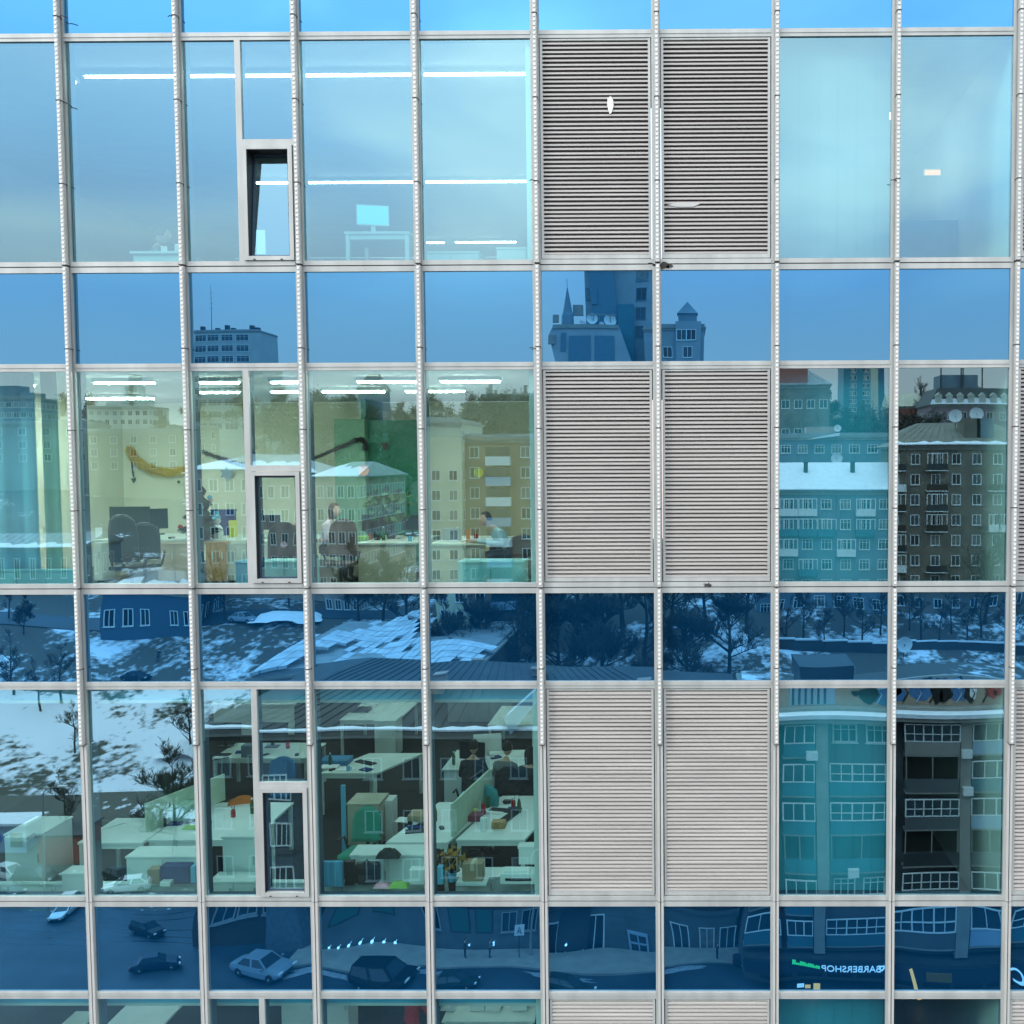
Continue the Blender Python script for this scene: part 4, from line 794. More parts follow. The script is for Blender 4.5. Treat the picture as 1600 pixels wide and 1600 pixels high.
for v in vs:
    for x in xs: mb.v.append((x, ry(v), gz(v, x)))
nx = len(xs)
for j in range(len(vs)-1):
    for i in range(nx-1):
        k = j*nx+i; mb.f.append((k, k+1, k+nx+1, k+nx)); mb.m.append(1 if vs[j] >= 110 and vs[j] < 132 and xs[i] < -40 else (2 if vs[j] < 109 or vs[j] >= 190 else 0))
struct(mb.build('ground', [GSN, GSN2, snowground('dark wooded slope with thin snow', .92, .97, (.075, .08, .07))], smooth=True))
STZ = -8+.006
mb = MB().box(-400, 400, ry(91), 12, -8.2, STZ); struct(mb.build('road', ASPH))
mb = MB().box(-32, 60, ry(81.6), ry(78.5), -8, -7.86); mb.box(-32, 60, ry(78.5), ry(78.3), -8, -7.84); struct(mb.build('pavement', CONC))
mb = MB().box(-400, 400, -9, 1, -8, -7.88); struct(mb.build('near_pavement', CONC))
mb = MB(); mb.quad((-120, ry(121), 0), (-42, ry(121), 0), (-42, ry(114), 0), (-120, ry(114), 0))
mb = MB()
for i in range(16):
    xa, xb = -120+i*5, -115+i*5
    def Rr(x, v): return (x, ry(v), gz(v, x)+.12)
    mb.quad(Rr(xa, 152), Rr(xb, 152), Rr(xb, 148), Rr(xa, 148))
struct(mb.build('path', ASPH))

_wm = {}; wrnd = random.Random(99)
WINC = mat('curtained window', (.16, .17, .16), .25, .5, 1.3, spec=.6); WINK = mat('unlit window', (.008, .012, .018), .1, .2, 1, spec=.6)
WINB = mat('old grey window frame', (.26, .28, .29), .6, .1)
def win_meshes(w_, h_, sub, fm, arch=False, fr=.09):
    k = (round(w_, 2), round(h_, 2), sub, fm.name, arch)
    if k in _wm: return _wm[k]
    m = MB(); g = MB()
    if arch:
        pts = [(-w_/2, 0), (w_/2, 0)]+[(w_/2*math.cos(math.pi*t/8), h_-w_/2+w_/2*math.sin(math.pi*t/8)) for t in range(9)]
        g.prism(pts, 'y', -.02, .03)
        pts2 = [(x*1.18, z*1.05-.06) for x, z in pts]; m.prism(pts2, 'y', -.02, .015); m.box(-.03, .03, .03, .06, 0, h_)
    else:
        g.box(-w_/2, w_/2, -.02, .03, 0, h_)
        m.box(-w_/2-.02, -w_/2+fr, -.02, .07, 0, h_); m.box(w_/2-fr, w_/2+.02, -.02, .07, 0, h_)
        m.box(-w_/2+fr, w_/2-fr, -.02, .07, 0, fr); m.box(-w_/2+fr, w_/2-fr, -.02, .07, h_-fr, h_)
        for q in range(1, sub): 
            x = -w_/2+w_*q/sub; m.box(x-fr*.42, x+fr*.42, .03, .068, fr, h_-fr)
        if h_ > 1.3 and sub < 6: m.box(-w_/2+fr, w_/2-fr, .03, .066, h_*.70-.03, h_*.70+.03) if sub != 2 else None
        m.box(-w_/2-.1, w_/2+.1, -.02, .16, -.08, -.02)
    gm = g.mesh('pane', WING); v2 = gm.copy(); v2.materials[0] = WINC; v3 = gm.copy(); v3.materials[0] = WINK; _wm[k] = (m.mesh('window', fm), gm, v2, v3); return _wm[k]
def add_window(root, x, y, z, w_, h_, sub=2, fm=None, arch=False, rz=0):
    ws = win_meshes(w_, h_, sub, fm or WINF, arch); me = ws[0]; ge = wrnd.choice((ws[1], ws[1], ws[2], ws[3], ws[3]))
    o = link('window', me, root, (x, y, z), rz); link('pane', ge, o, (0, 0, 0))
    return o
def dish(root, x, y, z, r, rz=0, top=False, name='satellite_dish', label=None):
    m = MB(); n = 18; rings = []
    for t in range(5):
        q = t/4*r; rings.append(len(m.v))
        for j in range(n):
            a = 2*math.pi*j/n; m.v.append((q*math.cos(a), -.28*(1-(q/r)**2)*r, q*math.sin(a)))
    for t in range(4):
        for j in range(n): m.f.append((rings[t]+j, rings[t]+(j+1) % n, rings[t+1]+(j+1) % n, rings[t+1]+j)); m.m.append(0)
    m.tube([(0, -.28*r, 0), (0, -.5*r, -.6*r), (0, -.5*r, -1.6*r)], .05, 6, 1); m.tube([(0, -.3*r, -r*.2), (0, .6*r, 0)], .025, 5, 1)
    o = m.build(name, [mat('white dish enamel', (.6, .63, .66), .5, .05), TIN], root, (x, y, z), True)
    o.rotation_euler = (rad(12), 0, rz)
    if label: tag(o, label, 'satellite dish')
    return o
def house(name, label, cat, pxa, pxb, V, zt, depth, wall, zb=None, grid=None, roof='flat', roofh=3.0, roofm=None, snow=.0, eave=.5, side=True, ww=1.3, wh=1.6, sub=2,
          skip=(), rowsz=None, arch0=False, fm=None, cornice=CONC, story=None, group=None, pym=800, over=0, frontsnow=True):
    """front wall faces the glass tower; root at the foot of the front wall, local +y towards the tower"""
    xa, xb = ray(pxa, pym).x*V, ray(pxb, pym).x*V
    W = xb-xa; zb = gz(V, (xa+xb)/2)-1.2 if zb is None else zb; H = zt-zb
    r = thing(name, label, cat, ((xa+xb)/2, ry(V), zb), 0, group)
    MB().box(-W/2, W/2, -depth, 0, 0, H).build('wall', wall, r)
    m = MB(); m.box(-W/2-eave*.6, W/2+eave*.6, -depth-.2, eave*.6, H, H+.28); m.box(-W/2-eave*.3, W/2+eave*.3, .003, eave*.3, H-.4, H-.002)
    m.build('cornice', cornice, r)
    rm = roofm or ROOFG; top = H+.28; e = eave
    if roof == 'flat':
        m = MB(); m.box(-W/2+.1, W/2-.1, -depth+.3, -.3, top, top+.35, 1 if snow > .5 else 0); m.box(-W/2-.05, W/2+.05, -.28, .02, top, top+.55, 0)
        ro = m.build('roof', [rm, SNOW], r)
    elif roof in ('hip', 'gable', 'mansard'):
        a = W/2+e; ins = min(W*.3, depth*.5) if roof != 'gable' else 0
        if roof == 'mansard': ins = min(2.2, W*.15)
        y0, y1 = e, -depth-e; yr0, yr1 = (-depth/2+.15, -depth/2-.15) if roof != 'mansard' else (-1.6, -depth+1.6)
        v = [(-a, y0, top), (a, y0, top), (a, y1, top), (-a, y1, top), (-a+ins, yr0, top+roofh), (a-ins, yr0, top+roofh), (a-ins, yr1, top+roofh), (-a+ins, yr1, top+roofh)]
        m = MB()
        for f in ((0, 1, 5, 4), (1, 2, 6, 5), (2, 3, 7, 6), (3, 0, 4, 7), (4, 5, 6, 7), (3, 2, 1, 0)): m.poly([v[i] for i in f], 0)
        for q in range(1, int(W/1.2)):      # standing seams of the front slope
            t = q/int(W/1.2); m.tube([(-a+2*a*t, y0, top+.03), (-a+ins+(2*a-2*ins)*t, yr0, top+roofh+.03)], .035, 4, 0)
        ro = m.build('roof', [rm, SNOW], r)
        if snow:
            rnd = random.Random(int(abs(xa)*7+V)); m = MB(); n = int(W/1.0)+2; up = []
            for q in range(n+1):
                t = q/n; s_ = snow*rnd.uniform(.55, 1.25); s_ = .97 if snow > .9 else min(s_, .97)
                p0 = Vector((-a+2*a*t, y0+.02, top+.05)); p1 = Vector((-a+ins+(2*a-2*ins)*t, yr0, top+roofh+.08)); up.append((p0, p0.lerp(p1, s_)))
            for q in range(n):
                h_ = Vector((0, 0, .14)); A, B, C, D = up[q][0], up[q+1][0], up[q+1][1], up[q][1]
                m.quad(A+h_, B+h_, C+h_*.4, D+h_*.4, 0); m.quad(A, B, B+h_, A+h_, 0); m.quad(D+h_*.4, C+h_*.4, C-h_*.3, D-h_*.3, 0)
            m.build('snow_cover', SNOW, ro)
    if grid:
        nc, nr = grid; st = story or (H-.6)/nr; cw = W/nc
        for j in range(nr):
            z = (H-.5-(j+1)*st)+st*.32 if rowsz is None else rowsz[j]
            if z < 0: continue
            for i in range(nc):
                if (i, j) in skip: continue
                ar = arch0 and j == nr-1
                add_window(r, -W/2+cw*(i+.5), 0, z, ww, wh*(1.25 if ar else 1), sub, fm, ar)
            if side:
                s = 1 if (xa+xb) < 0 else -1
                for i in range(max(1, int(depth/cw))):
                    add_window(r, s*W/2, -cw*(i+.5), z, ww, wh, sub, fm, False, -s*math.pi/2)
    r['w'] = W; r['h'] = H
    return r
def lx(r, px, V, pym=800): return ray(px, pym).x*V-r.location.x
def lz(r, py, V): return CAMZ+ray(1058, py).z*V-r.location.z
def chimney(r, x, y, z, w_=.9, h_=1.6, m_=None): 
    m = MB().box(x-w_/2, x+w_/2, y-w_/2, y+w_/2, z, z+h_); m.box(x-w_/2-.08, x+w_/2+.08, y-w_/2-.08, y+w_/2+.08, z+h_, z+h_+.12)
    ro = [c for c in r.children if c.name.startswith('roof')]
    return m.build('chimney', m_ or BRKP, ro[0] if ro else r)
def antenna(r, x, y, z, h_):
    m = MB().tube([(x, y, z), (x, y, z+h_*.6), (x, y, z+h_)], [.16, .1, .05], 5)
    for q in range(4): m.tube([(x-.7, y, z+h_*(.5+.11*q)), (x+.7, y, z+h_*(.5+.11*q))], .05, 4)
    return m.build('antenna', TIN, r)

# ---- K: the block with glazed balconies, right foreground of the mirror
V = 76
K = house('apartment_block', 'dark apartment block with rows of glazed balconies and shops at street level', 'building', 1166, 1760, V, 12.9, 13, PANELG, zb=-8, roof='none', side=True, pym=1300)
MB().box(-K['w']/2+.1, K['w']/2-.1, -12.7, -1.0, K['h']+.283, K['h']+.6).build('roof', GSN, K)
KW, KH = K['w'], K['h']; st = 2.86
def kx(px): return lx(K, px, V, 1300)
pil = [1277, 1497, 1700]
for px in pil:
    MB().box(kx(px)-.42, kx(px)+.42, .003, .95, 2.9, KH-.1).build('pilaster', CONC, K)
MB().box(-KW/2, KW/2, .30, 1.5, KH-.25, KH+.05).build('ledge', SNOW, K, (0, 0, .03))
MB().box(-KW/2, KW/2, .003, 1.35, KH-.55, KH-.26).build('ledge', CONC, K)
rnd = random.Random(5)
bays = [(1166, 1212, 2, 'l'), (1220, 1268, 3, 'a'), (1287, 1384, 6, 'b'), (1396, 1489, 6, 'c'), (1507, 1573, 4, 'd'), (1580, 1690, 6, 'b')]
def balcony(x0, x1, z, nwin, panelm, glazed=True, proj=.85, tall=1.35, blind=None):
    b = MB(); b.box(x0, x1, .004, proj, z, z+.14); r = b.build('balcony', CONC, K)
    MB().box(x0+.02, x1-.02, proj-.10, proj+.02, z+.142, z+1.12).build('parapet', panelm, r)
    if glazed:
        m = MB(); zz = z+1.122; 
        m.box(x0, x1, proj-.08, proj+.05, zz, zz+.07); m.box(x0, x1, proj-.08, proj+.05, zz+tall-.07, zz+tall)
        for q in range(nwin+1):
            x = x0+.05+(x1-x0-.1)*q/nwin; t = .05 if q % 2 == 0 else .03; m.box(x-t, x+t, proj-.07, proj+.045, zz+.07, zz+tall-.07)
        if nwin > 4: m.box(x0, x1, proj-.06, proj+.047, zz+tall*.42, zz+tall*.42+.05)
        f = m.build('window', WINF, r); MB().box(x0+.05, x1-.05, proj-.05, proj-.02, zz+.07, zz+tall-.07).build('pane', WING, f)
    else:
        m = MB()
        for q in range(3): x = x0+.1+(x1-x0-.2)*q/2; m.box(x-.04, x+.04, proj-.1, proj-.02, z+1.122, z+st-.02)
        m.build('post', CONC, r); MB().box(x0, x1, .02, .06, z+1.0, z+st-.3).build('void_shade', DRK, r)  # dark sheet painted in for the shade inside the open balcony
for bi, (a, b_, n_, kind) in enumerate(bays):
    x0, x1 = kx(a)+.05, kx(b_)-.05
    for j in range(6):
        z = KH-.6-(j+1)*st+.2
        if z < 2.6: continue
        if kind == 'l': balcony(x0, x1, z, 2, PANELT if j % 2 else PANELG, j % 3 != 1)
        elif kind == 'a': balcony(x0, x1, z, 3, PANELT, j != 3)
        elif kind == 'b':
            if j in (0, 4):
                w_ = (x1-x0)*.42; add_window(K, x0+w_*.6, 0, z+1.0, w_*.85, 1.35, 3); add_window(K, x1-w_*.6, 0, z+1.0, w_*.85, 1.35, 3)
            else: balcony(x0, x1, z, n_, PANELT, j in (2, 5, 1), .6)
        elif kind == 'c': balcony(x0, x1, z, n_, CONC if j == 0 else (PANELG if j != 3 else TIN), j in (0, 2, 4, 5))
        else: balcony(x0, x1, z, 3, [PANELB, PANELT, PANELB, PANELG, TIN, PANELB][j], j not in (3,), .7)
for px, j in ((1262, 0), (1500, 1), (1322, 3), (1497, 0)):     # air conditioners
    x = kx(px); z = KH-.6-(j+1)*st+.2
    MB().box(x-.4, x+.4, .95, 1.35, z, z+.6).build('air_conditioner', WINF, K)
m = MB().box(-KW/2, KW/2, .003, 1.7, 2.45, 2.75); m.build('canopy', TIN, K)
m = MB()
for q in range(11):
    x = -KW/2+1.2+q*(KW-2)/11; m.box(x, x+2.0, .003, .08, .35, 2.2)
m.build('shop_window', WING, K)
# graffiti parapet, set back on the roof
gw = MB(); x0, x1 = kx(1166)+1, kx(1700); gw.box(x0, x1, -.9, -.6, KH+.283, KH+2.05)
G = gw.build('roof_wall', mat('sand coloured render', (.40, .31, .24), .85, .15, .5), K)
gr = MB(); rnd = random.Random(11); GH = KH+1.2
def blob(cx, cz, w_, h_, mi, y=-.57):
    pts = []; n = 11
    for t in range(n):
        a = 2*math.pi*t/n; q = rnd.uniform(.6, 1.1); pts.append((cx+w_*math.cos(a)*q, max(KH+.33, min(KH+2.02, cz+h_*math.sin(a)*q))))
    gr.prism(pts, 'y', y-.02, y, mi)
def gx(px): return lx(K, px, V+.6, 1100)
for (px, w_, h_, mi) in ((1375, 1.5, .9, 0), (1352, .8, .9, 2), (1395, .7, .8, 0), (1432, 1.0, .8, 0), (1455, .5, .9, 2), (1470, .7, .7, 2), (1492, .9, .7, 0), (1507, .5, .8, 2), (1512, .35, .6, 3), (1541, .5, .5, 1), (1552, .4, .3, 1), (1330, .4, .25, 2), (1600, 1.2, .7, 0), (1650, .8, .6, 1)):
    blob(gx(px), GH, w_, h_, mi, -.57+mi*.015)
for q in range(9): 
    x = gx(1360+q*21); gr.tube([(x, -.55, KH+.5), (x+.4, -.55, KH+1.2), (x+.1, -.55, KH+1.6), (x+.9, -.55, KH+1.8)], .07, 4, 2 if q % 3 else 4)
gr.build('graffiti', [GRAFB, GRAFR, GRAFK, WINF, PANELB], G)
gr = MB()
for q in range(6): x = gx(1232+q*10); gr.box(x, x+.18, -.59, -.56, KH+.4, KH+1.8)
gr.box(gx(1228), gx(1300), -.595, -.575, KH+.34, KH+1.9, 1)
gr.build('shutter', [BLUEH, PANELB], G)
dish(K, kx(1441), -7, KH+3.6, .68)
MB().box(kx(1265), kx(1350), -9.5, -5, KH+.36, KH+2.8).build('roof_hut', TIN, K)
# shop lettering (reads the right way round in the street, reversed in the mirror)
def text(body, name, loc, size, m_, parent, rz=math.pi, ext=.03):
    c = bpy.data.curves.new(name, 'FONT'); c.body = body; c.size = size; c.extrude = ext; c.align_x = 'CENTER'; c.materials.append(m_)
    o = bpy.data.objects.new(name+'_tmp', c); COL.objects.link(o); dg = bpy.context.evaluated_depsgraph_get(); dg.update()
    me = bpy.data.meshes.new_from_object(o.evaluated_get(dg)); bpy.data.objects.remove(o)
    o = bpy.data.objects.new(name, me); COL.objects.link(o); o.parent = parent; o.location = loc; o.rotation_euler = (math.pi/2, 0, rz)
    return o
LITW = mat('lit white letters', (.8, .8, .8), .5, 0, emit=(.75, .85, 1), es=1.4); LITG = mat('lit green sign', (.1, .6, .2), .5, 0, emit=(.08, 1, .25), es=1.2)
LITO = mat('lit orange sign', (1, .4, .1), .5, 0, emit=(1, .36, .12), es=2.4); LITR = mat('lit red lamp', (1, .1, .1), .5, 0, emit=(1, .08, .12), es=1.5)
MB().box(kx(1166), kx(1690), 1.702, 1.8, 1.55, 2.60).build('sign_board', mat('dark shop fascia', (.02, .03, .05), .5), K)
text('BARBERSHOP', 'shop_sign', (kx(1325), 1.83, 1.75), .78, LITW, K)
MB().tube([(kx(1379), 1.9, 2.2), (kx(1374), 1.9, 1.9), (kx(1369), 1.9, 2.25), (kx(1384), 1.9, 2.3)], .07, 5).build('shop_sign', LITW, K)
text('OC', 'shop_sign', (kx(1592), 1.83, 1.45), 1.2, LITW, K)
m = MB(); rnd = random.Random(2)
for q in range(14): x = kx(1228)+q*.16; m.box(x, x+.12, 1.83, 1.9, 2.35-q*.03, 2.5+rnd.random()*.25-q*.03)
m.build('shop_sign', LITG, K)
for (px, py, w_, h_, mm_) in ((1243, 1527, .5, .28, LITW), (1254, 1529, .4, .25, LITO), (1268, 1533, .5, .9, LITO), (1271, 1545, .4, .5, LITW)):
    MB().box(kx(px)-w_/2, kx(px)+w_/2, 1.83, 1.9, lz(K, py, V)-h_/2, lz(K, py, V)+h_/2).build('lit_panel', mm_, K)
m = MB().prism([(kx(1413), 2.5), (kx(1417), 2.6), (kx(1427), .35), (kx(1421), .3)], 'y', 2.0, 2.12); m.build('hanging_sign', LITO, K)
MB().box(kx(1438), kx(1478), 1.83, 1.9, 1.7, 2.3).build('lit_panel', mat('dim amber sign', (.2, .12, .04), .6), K)

# ---- brown brick building, middle foreground
V = 82
B = house('brick_building', 'long dark brown brick building with white windows, an oriel and snow on its tin roof', 'building', 318, 1150, V, 9.6, 22, BRKD, zb=-8, roof='hip', roofh=3.2, roofm=TIN, snow=.055, eave=.5, side=False, pym=1250)
BH = B['h']; BW = B['w']
def bx(px): return lx(B, px, V, 1250)
cols_l = [345, 392, 587, 643, 700, 757, 812]
for px in cols_l:
    for j, py in enumerate((1222, 1303, 1378)): add_window(B, bx(px), 0, lz(B, py, V)+.2, 1.35, 1.75, 2, WINB)
for px in (872, 921, 985, 1048, 1100, 1140):
    for j, py in enumerate((1222, 1303, 1378)): add_window(B, bx(px), 0, lz(B, py, V)+.2, 1.35, 1.9, 2, WINB)
for px in (868, 921, 1050, 1099, 1138): add_window(B, bx(px), .10, lz(B, 1482, V)+.1, 1.5, 2.3, 2, WINF)
for px in (355, 385, 420, 660, 790, 825): add_window(B, bx(px), .10 if px > 500 else 0, lz(B, 1450, V)+.1, 1.4, 2.0, 2, WINB)
# rendered lower storeys
m = MB().box(bx(500), BW/2, .003, .10, 0, lz(B, 1408, V)); 
m2 = MB().box(bx(850), BW/2, .10, .30, lz(B, 1487, V)-.15, lz(B, 1487, V)+.15); m2.box(bx(850), BW/2, .10, .22, lz(B, 1412, V)-.15, lz(B, 1412, V)+.1)
for q in range(10): m2.box(bx(850), BW/2-.02, .10, .115, .6+q*.5, .63+q*.5)
m.build('plinth', STONE, B); m2.build('string_course', STONE, B)
m = MB(); a, b_ = bx(972), bx(996); z1 = lz(B, 1457, V)
m.box(a-.1, a+.05, .10, .28, 0, z1); m.box(b_-.05, b_+.1, .10, .28, 0, z1); m.box((a+b_)/2-.05, (a+b_)/2+.05, .10, .26, 0, z1); m.box(a+.05, b_-.05, .10, .25, z1*.45, z1*.45+.1); m.box(a-.1, b_+.1, .10, .29, z1, z1+.15)
d = m.build('door', PANELB, B); MB().box(a+.05, b_-.05, .10, .16, 0, z1).build('pane', WING, d)
MB().box(bx(868), bx(912), .10, .2, .1, 3.0).build('door', TIN, B)
LSH = mat('lit shop window', (.02, .06, .06), .4, 0, emit=(.12, .62, .55), es=.07)
for (p0, p1) in ((515, 545), (570, 602), (692, 722), (735, 760)):
    f = MB(); f.box(bx(p0)-.1, bx(p1)+.1, .10, .16, 1.6, 4.0); f = f.build('shop_window', TIN, B)
    MB().box(bx(p0), bx(p1), .16, .2, 1.7, 3.9).build('pane', LSH, f)
rnd = random.Random(4)
for px, py in [(508+q*13, 1474+rnd.uniform(-1, 2)) for q in range(8)]+[(586, 1483), (600, 1486), (706, 1497), (728, 1498), (745, 1499), (722, 1467), (765, 1463), (765, 1467), (883, 1465), (868, 1490)]:
    x, z = bx(px), lz(B, py, V); MB().lathe([(.03, -.09), (.09, -.03), (.09, .03), (.03, .09)], 8, (x, .5, z)).tube([(x, .1, z), (x, .5, z)], .015, 4).build('lantern', [mat('lit lantern', (1, 1, 1), .5, 0, emit=(.85, .95, 1), es=2.5)], B)
MB().box(bx(868)-1.2, bx(908)+.6, .10, 1.2, 3.3, 3.45).build('canopy', TIN, B)
MB().box(bx(504), bx(610), .16, 1.4, 4.1, 4.22).build('canopy', TIN, B)
# oriel tower
ox = bx(444); ow_ = 1.75
pts = [(ox-ow_, 0.003), (ox-ow_*.62, 1.3), (ox+ow_*.62, 1.3), (ox+ow_, 0.003)]
orl = MB().prism(pts, 'z', .0, BH-.6).build('oriel', mat('dark blue grey render', (.09, .12, .15), .8, .2), B)
for py in (1237, 1309, 1378):
    z = lz(B, py, V)
    m = MB(); g = MB()
    for q in range(5):
        x = ox-ow_*.6+ow_*1.2*q/4; m.box(x-.05, x+.05, 1.3, 1.42, z, z+1.75)
    m.box(ox-ow_*.62, ox+ow_*.62, 1.3, 1.42, z-.1, z); m.box(ox-ow_*.62, ox+ow_*.62, 1.3, 1.42, z+1.75, z+1.85)
    f = m.build('window', WINF, orl); MB().box(ox-ow_*.6, ox+ow_*.6, 1.302, 1.34, z, z+1.75).build('pane', WING, f)
    MB().prism([(a_*1.0, b2) for a_, b2 in [(ox-ow_*1.04, .01), (ox-ow_*.66, 1.45), (ox+ow_*.66, 1.45), (ox+ow_*1.04, .01)]], 'z', z-.75, z-.35).build('band', PANELG, orl)
for (px, vv) in ((660, 6), (820, 9), (1000, 5), (700, 12)): chimney(B, bx(px), -vv, BH+1.0, 1.0, 2.4)
# light blue skylight hood on the roof edge
p = bx(815); m = MB().prism([(bx(793), BH+1.4), (bx(803), BH+.1), (bx(846), BH+2.8), (bx(843), BH+3.7)], 'y', -1.2, .9); m.build('roof_hood', PANELB, B)
# low wing behind with the big snowy roof
V = 105
S = house('low_building', 'low building under a broad snow covered roof laid in strips', 'building', 392, 735, V, 9.3, 30, BRKD, roof='flat', pym=1000)
SW, SH = S['w'], S['h']; ro = [c for c in S.children if c.name.startswith('roof')][0]
rnd = random.Random(8); m = MB(); nX, nY = 26, 10
def rz_(i, j): return SH+.75+.055*j*3+.5*math.sin(i*.35+j*.25)
for j in range(nY):
    for i in range(nX):
        u0, u1 = i/nX, (i+1)/nX; x0 = -SW/2+SW*u0; x1 = -SW/2+SW*u1-rnd.uniform(0, .12)
        y0, y1 = -j*3+.3+rnd.uniform(-.1, .1), -(j+1)*3+.55
        sk = 2.2*(j/nY); e = (rnd.random()*.35)
        if (abs(i-nX*.33) > 9-j*.9+e*4 and j > 3) or (j < 2 and 3 < i < 9) or (j == 2 and 5 < i < 8): continue
        if rnd.random() < .13: continue
        z00, z10, z11, z01 = rz_(i, j), rz_(i+1, j), rz_(i+1, j+1), rz_(i, j+1)
        m.quad((x0+sk, y0, z00), (x1+sk, y0, z10), (x1+sk+.2, y1, z11), (x0+sk+.2, y1, z01)); m.quad((x0+sk, y0, z00-.3), (x1+sk, y0, z10-.3), (x1+sk, y0, z10), (x0+sk, y0, z00))
m.build('snow_cover', mat('old roof snow', (.48, .53, .60), .85, .25, .5), ro)

# ---- middle distance
H1 = house('historic_building', 'long pinkish brick building with arched ground floor windows and a snowy roof', 'building', 300, 500, 158, 29.5, 16, BRKP, roof='hip', roofh=2.6, snow=.55, grid=(9, 6), arch0=True, ww=1.2, wh=1.9, story=3.7)
H2 = house('historic_wing', 'tall wing of the pinkish brick building with narrow windows, end wall beside the garland', 'building', 500, 562, 152, 29.0, 26, BRKP, roof='hip', roofh=2.2, snow=.8, grid=(4, 6), ww=1.0, wh=1.8, story=3.4)
H3 = house('apartment_building', 'cream apartment building with a tall plain end wall and few windows', 'building', 672, 727, 136, 36.7, 15, mat('cream render', (.62, .58, .42), .85, .1, .3), roof='flat', grid=(2, 11), ww=1.2, wh=1.4, story=2.65, skip=[(i, j) for i in (0, 1) for j in (0, 1)])
H4 = house('brick_apartment_building', 'brown brick apartment building with a white glazed balcony stack', 'building', 727, 850, 138, 34.5, 16, mat('brown plaster', (.28, .19, .14), .85, .15, .4), roof='flat', grid=(3, 10), ww=1.3, wh=1.5, story=2.75)
for j in range(9): 
    x = lx(H4, 787, 138); z = H4['h']-2.2-j*2.75
    b = MB().box(x-1.7, x+1.7, .003, 1.2, z-1.2, z).build('balcony', PANELB if j % 2 else WINF, H4); MB().box(x-1.65, x+1.65, 1.0, 1.15, z+.003, z+1.3).build('pane', WING, b)
H5 = house('blue_house', 'small blue wooden house with white windows and snow on its roof', 'house', 160, 298, 146, 12.4, 10, BLUEH, roof='hip', roofh=2.8, snow=.55, grid=(6, 1), ww=1.2, wh=2.0, rowsz=[2.9], skip=[(3, 0)])
H6 = house('grey_hall', 'long grey hall behind the snowy yard', 'building', -160, 128, 168, 17.5, 12, BLUER, roof='gable', roofh=2, snow=.3, grid=(12, 1), ww=.9, wh=3.4, rowsz=[2.2])
H7 = house('yellow_house', 'pale house with a grey roof beside the blue house', 'house', 300, 500, 176, 24, 12, BEIGE, roof='hip', roofh=3, snow=.2, grid=(9, 3), ww=1, wh=1.6)
T1 = house('brick_apartment_block', 'grey brown brick apartment block with small balconies under a hipped roof edged with snow', 'building', 1392, 1640, 150, 33.2, 14, BRK, roof='hip', roofh=3.4, roofm=mat('olive slate roof', (.20, .19, .16), .8, .15, .8), snow=.13, eave=.9, grid=(8, 8), ww=1.25, wh=1.55, story=2.95, side=False)
rnd = random.Random(3)
for i, j in ((0, 0), (2, 0), (2, 1), (0, 1), (0, 2), (2, 2), (0, 3), (2, 3), (0, 4), (2, 5), (5, 1), (5, 3), (0, 5), (6, 2), (6, 4)):
    cw = T1['w']/8; x = -T1['w']/2+cw*(i+.5); z = T1['h']-.5-(j+1)*2.95+.1
    b = MB().box(x-1.5, x+1.5, .003, 1.1, z-.12, z); b = b.build('balcony', WINF, T1)
    MB().box(x-1.46, x+1.46, 1.0, 1.08, z+.003, z+.95).build('parapet', rnd.choice([WINF, TIN, PANELB, BRKD]), b)
    if rnd.random() < .45:
        m = MB(); 
        for q in range(5): xx = x-1.4+2.8*q/4; m.box(xx-.05, xx+.05, .95, 1.07, z+.953, z+2.4)
        m.box(x-1.46, x+1.46, .95, 1.07, z+2.4, z+2.5); m.build('window', WINF, b)
for px, r_, zz in ((1507, .9, 4.6), (1540, .9, 4.9), (1524, .45, 2.8), (1448, .35, .9)): dish(T1, lx(T1, px, 150), -3, T1['h']+zz, r_*1.1, .3)
for (px, m_) in ((1530, BRK), (1550, BLUER)):
    x = lx(T1, px, 150); MB().box(x-1.3, x+1.1, -5, -1.5, T1['h']+.2, T1['h']+4.2).build('dormer', m_, T1)
T2 = house('teal_apartment_block', 'blue grey apartment block with a deep snow covered terrace roof and glazed balconies', 'building', 1180, 1386, 150, 26.9, 14, BLUER, roof='gable', roofh=4.0, snow=.97, eave=.7, grid=(7, 6), ww=1.5, wh=1.5, story=2.95, sub=3, roofm=PANELB)
for i, j in ((1, 0), (2, 0), (1, 1), (2, 1), (5, 1), (1, 2), (4, 2), (2, 3), (5, 0), (3, 1)):
    cw = T2['w']/7; x = -T2['w']/2+cw*(i+.5); z = T2['h']-.5-(j+1)*2.95+.1
    b = MB().box(x-1.35, x+1.35, .003, 1.0, z-.12, z+.9).build('balcony', PANELT if j % 2 else WINF, T2)
    m = MB()
    for q in range(5): xx = x-1.3+2.6*q/4; m.box(xx-.05, xx+.05, .85, .98, z+.903, z+2.35)
    m.box(x-1.35, x+1.35, .85, .98, z+2.35, z+2.45); m.build('window', WINF, b)
for px in (1256, 1330): chimney(T2, lx(T2, px, 150), -4, T2['h']+2.4, .6, 1.9, TIN)
T3 = house('white_rooftop_building', 'pale building with a flat snowy roof and a brick penthouse above the terrace', 'building', 1180, 1392, 172, 35.2, 12, BLUER, roof='flat', snow=1, grid=(8, 4), ww=1.6, wh=1.4, sub=3, story=3, side=False)
x = lx(T3, 1276, 172); MB().box(x-2.3, x+2.6, -6, -2, T3['h']+.64, T3['h']+1.9).build('penthouse', BRKP, T3)
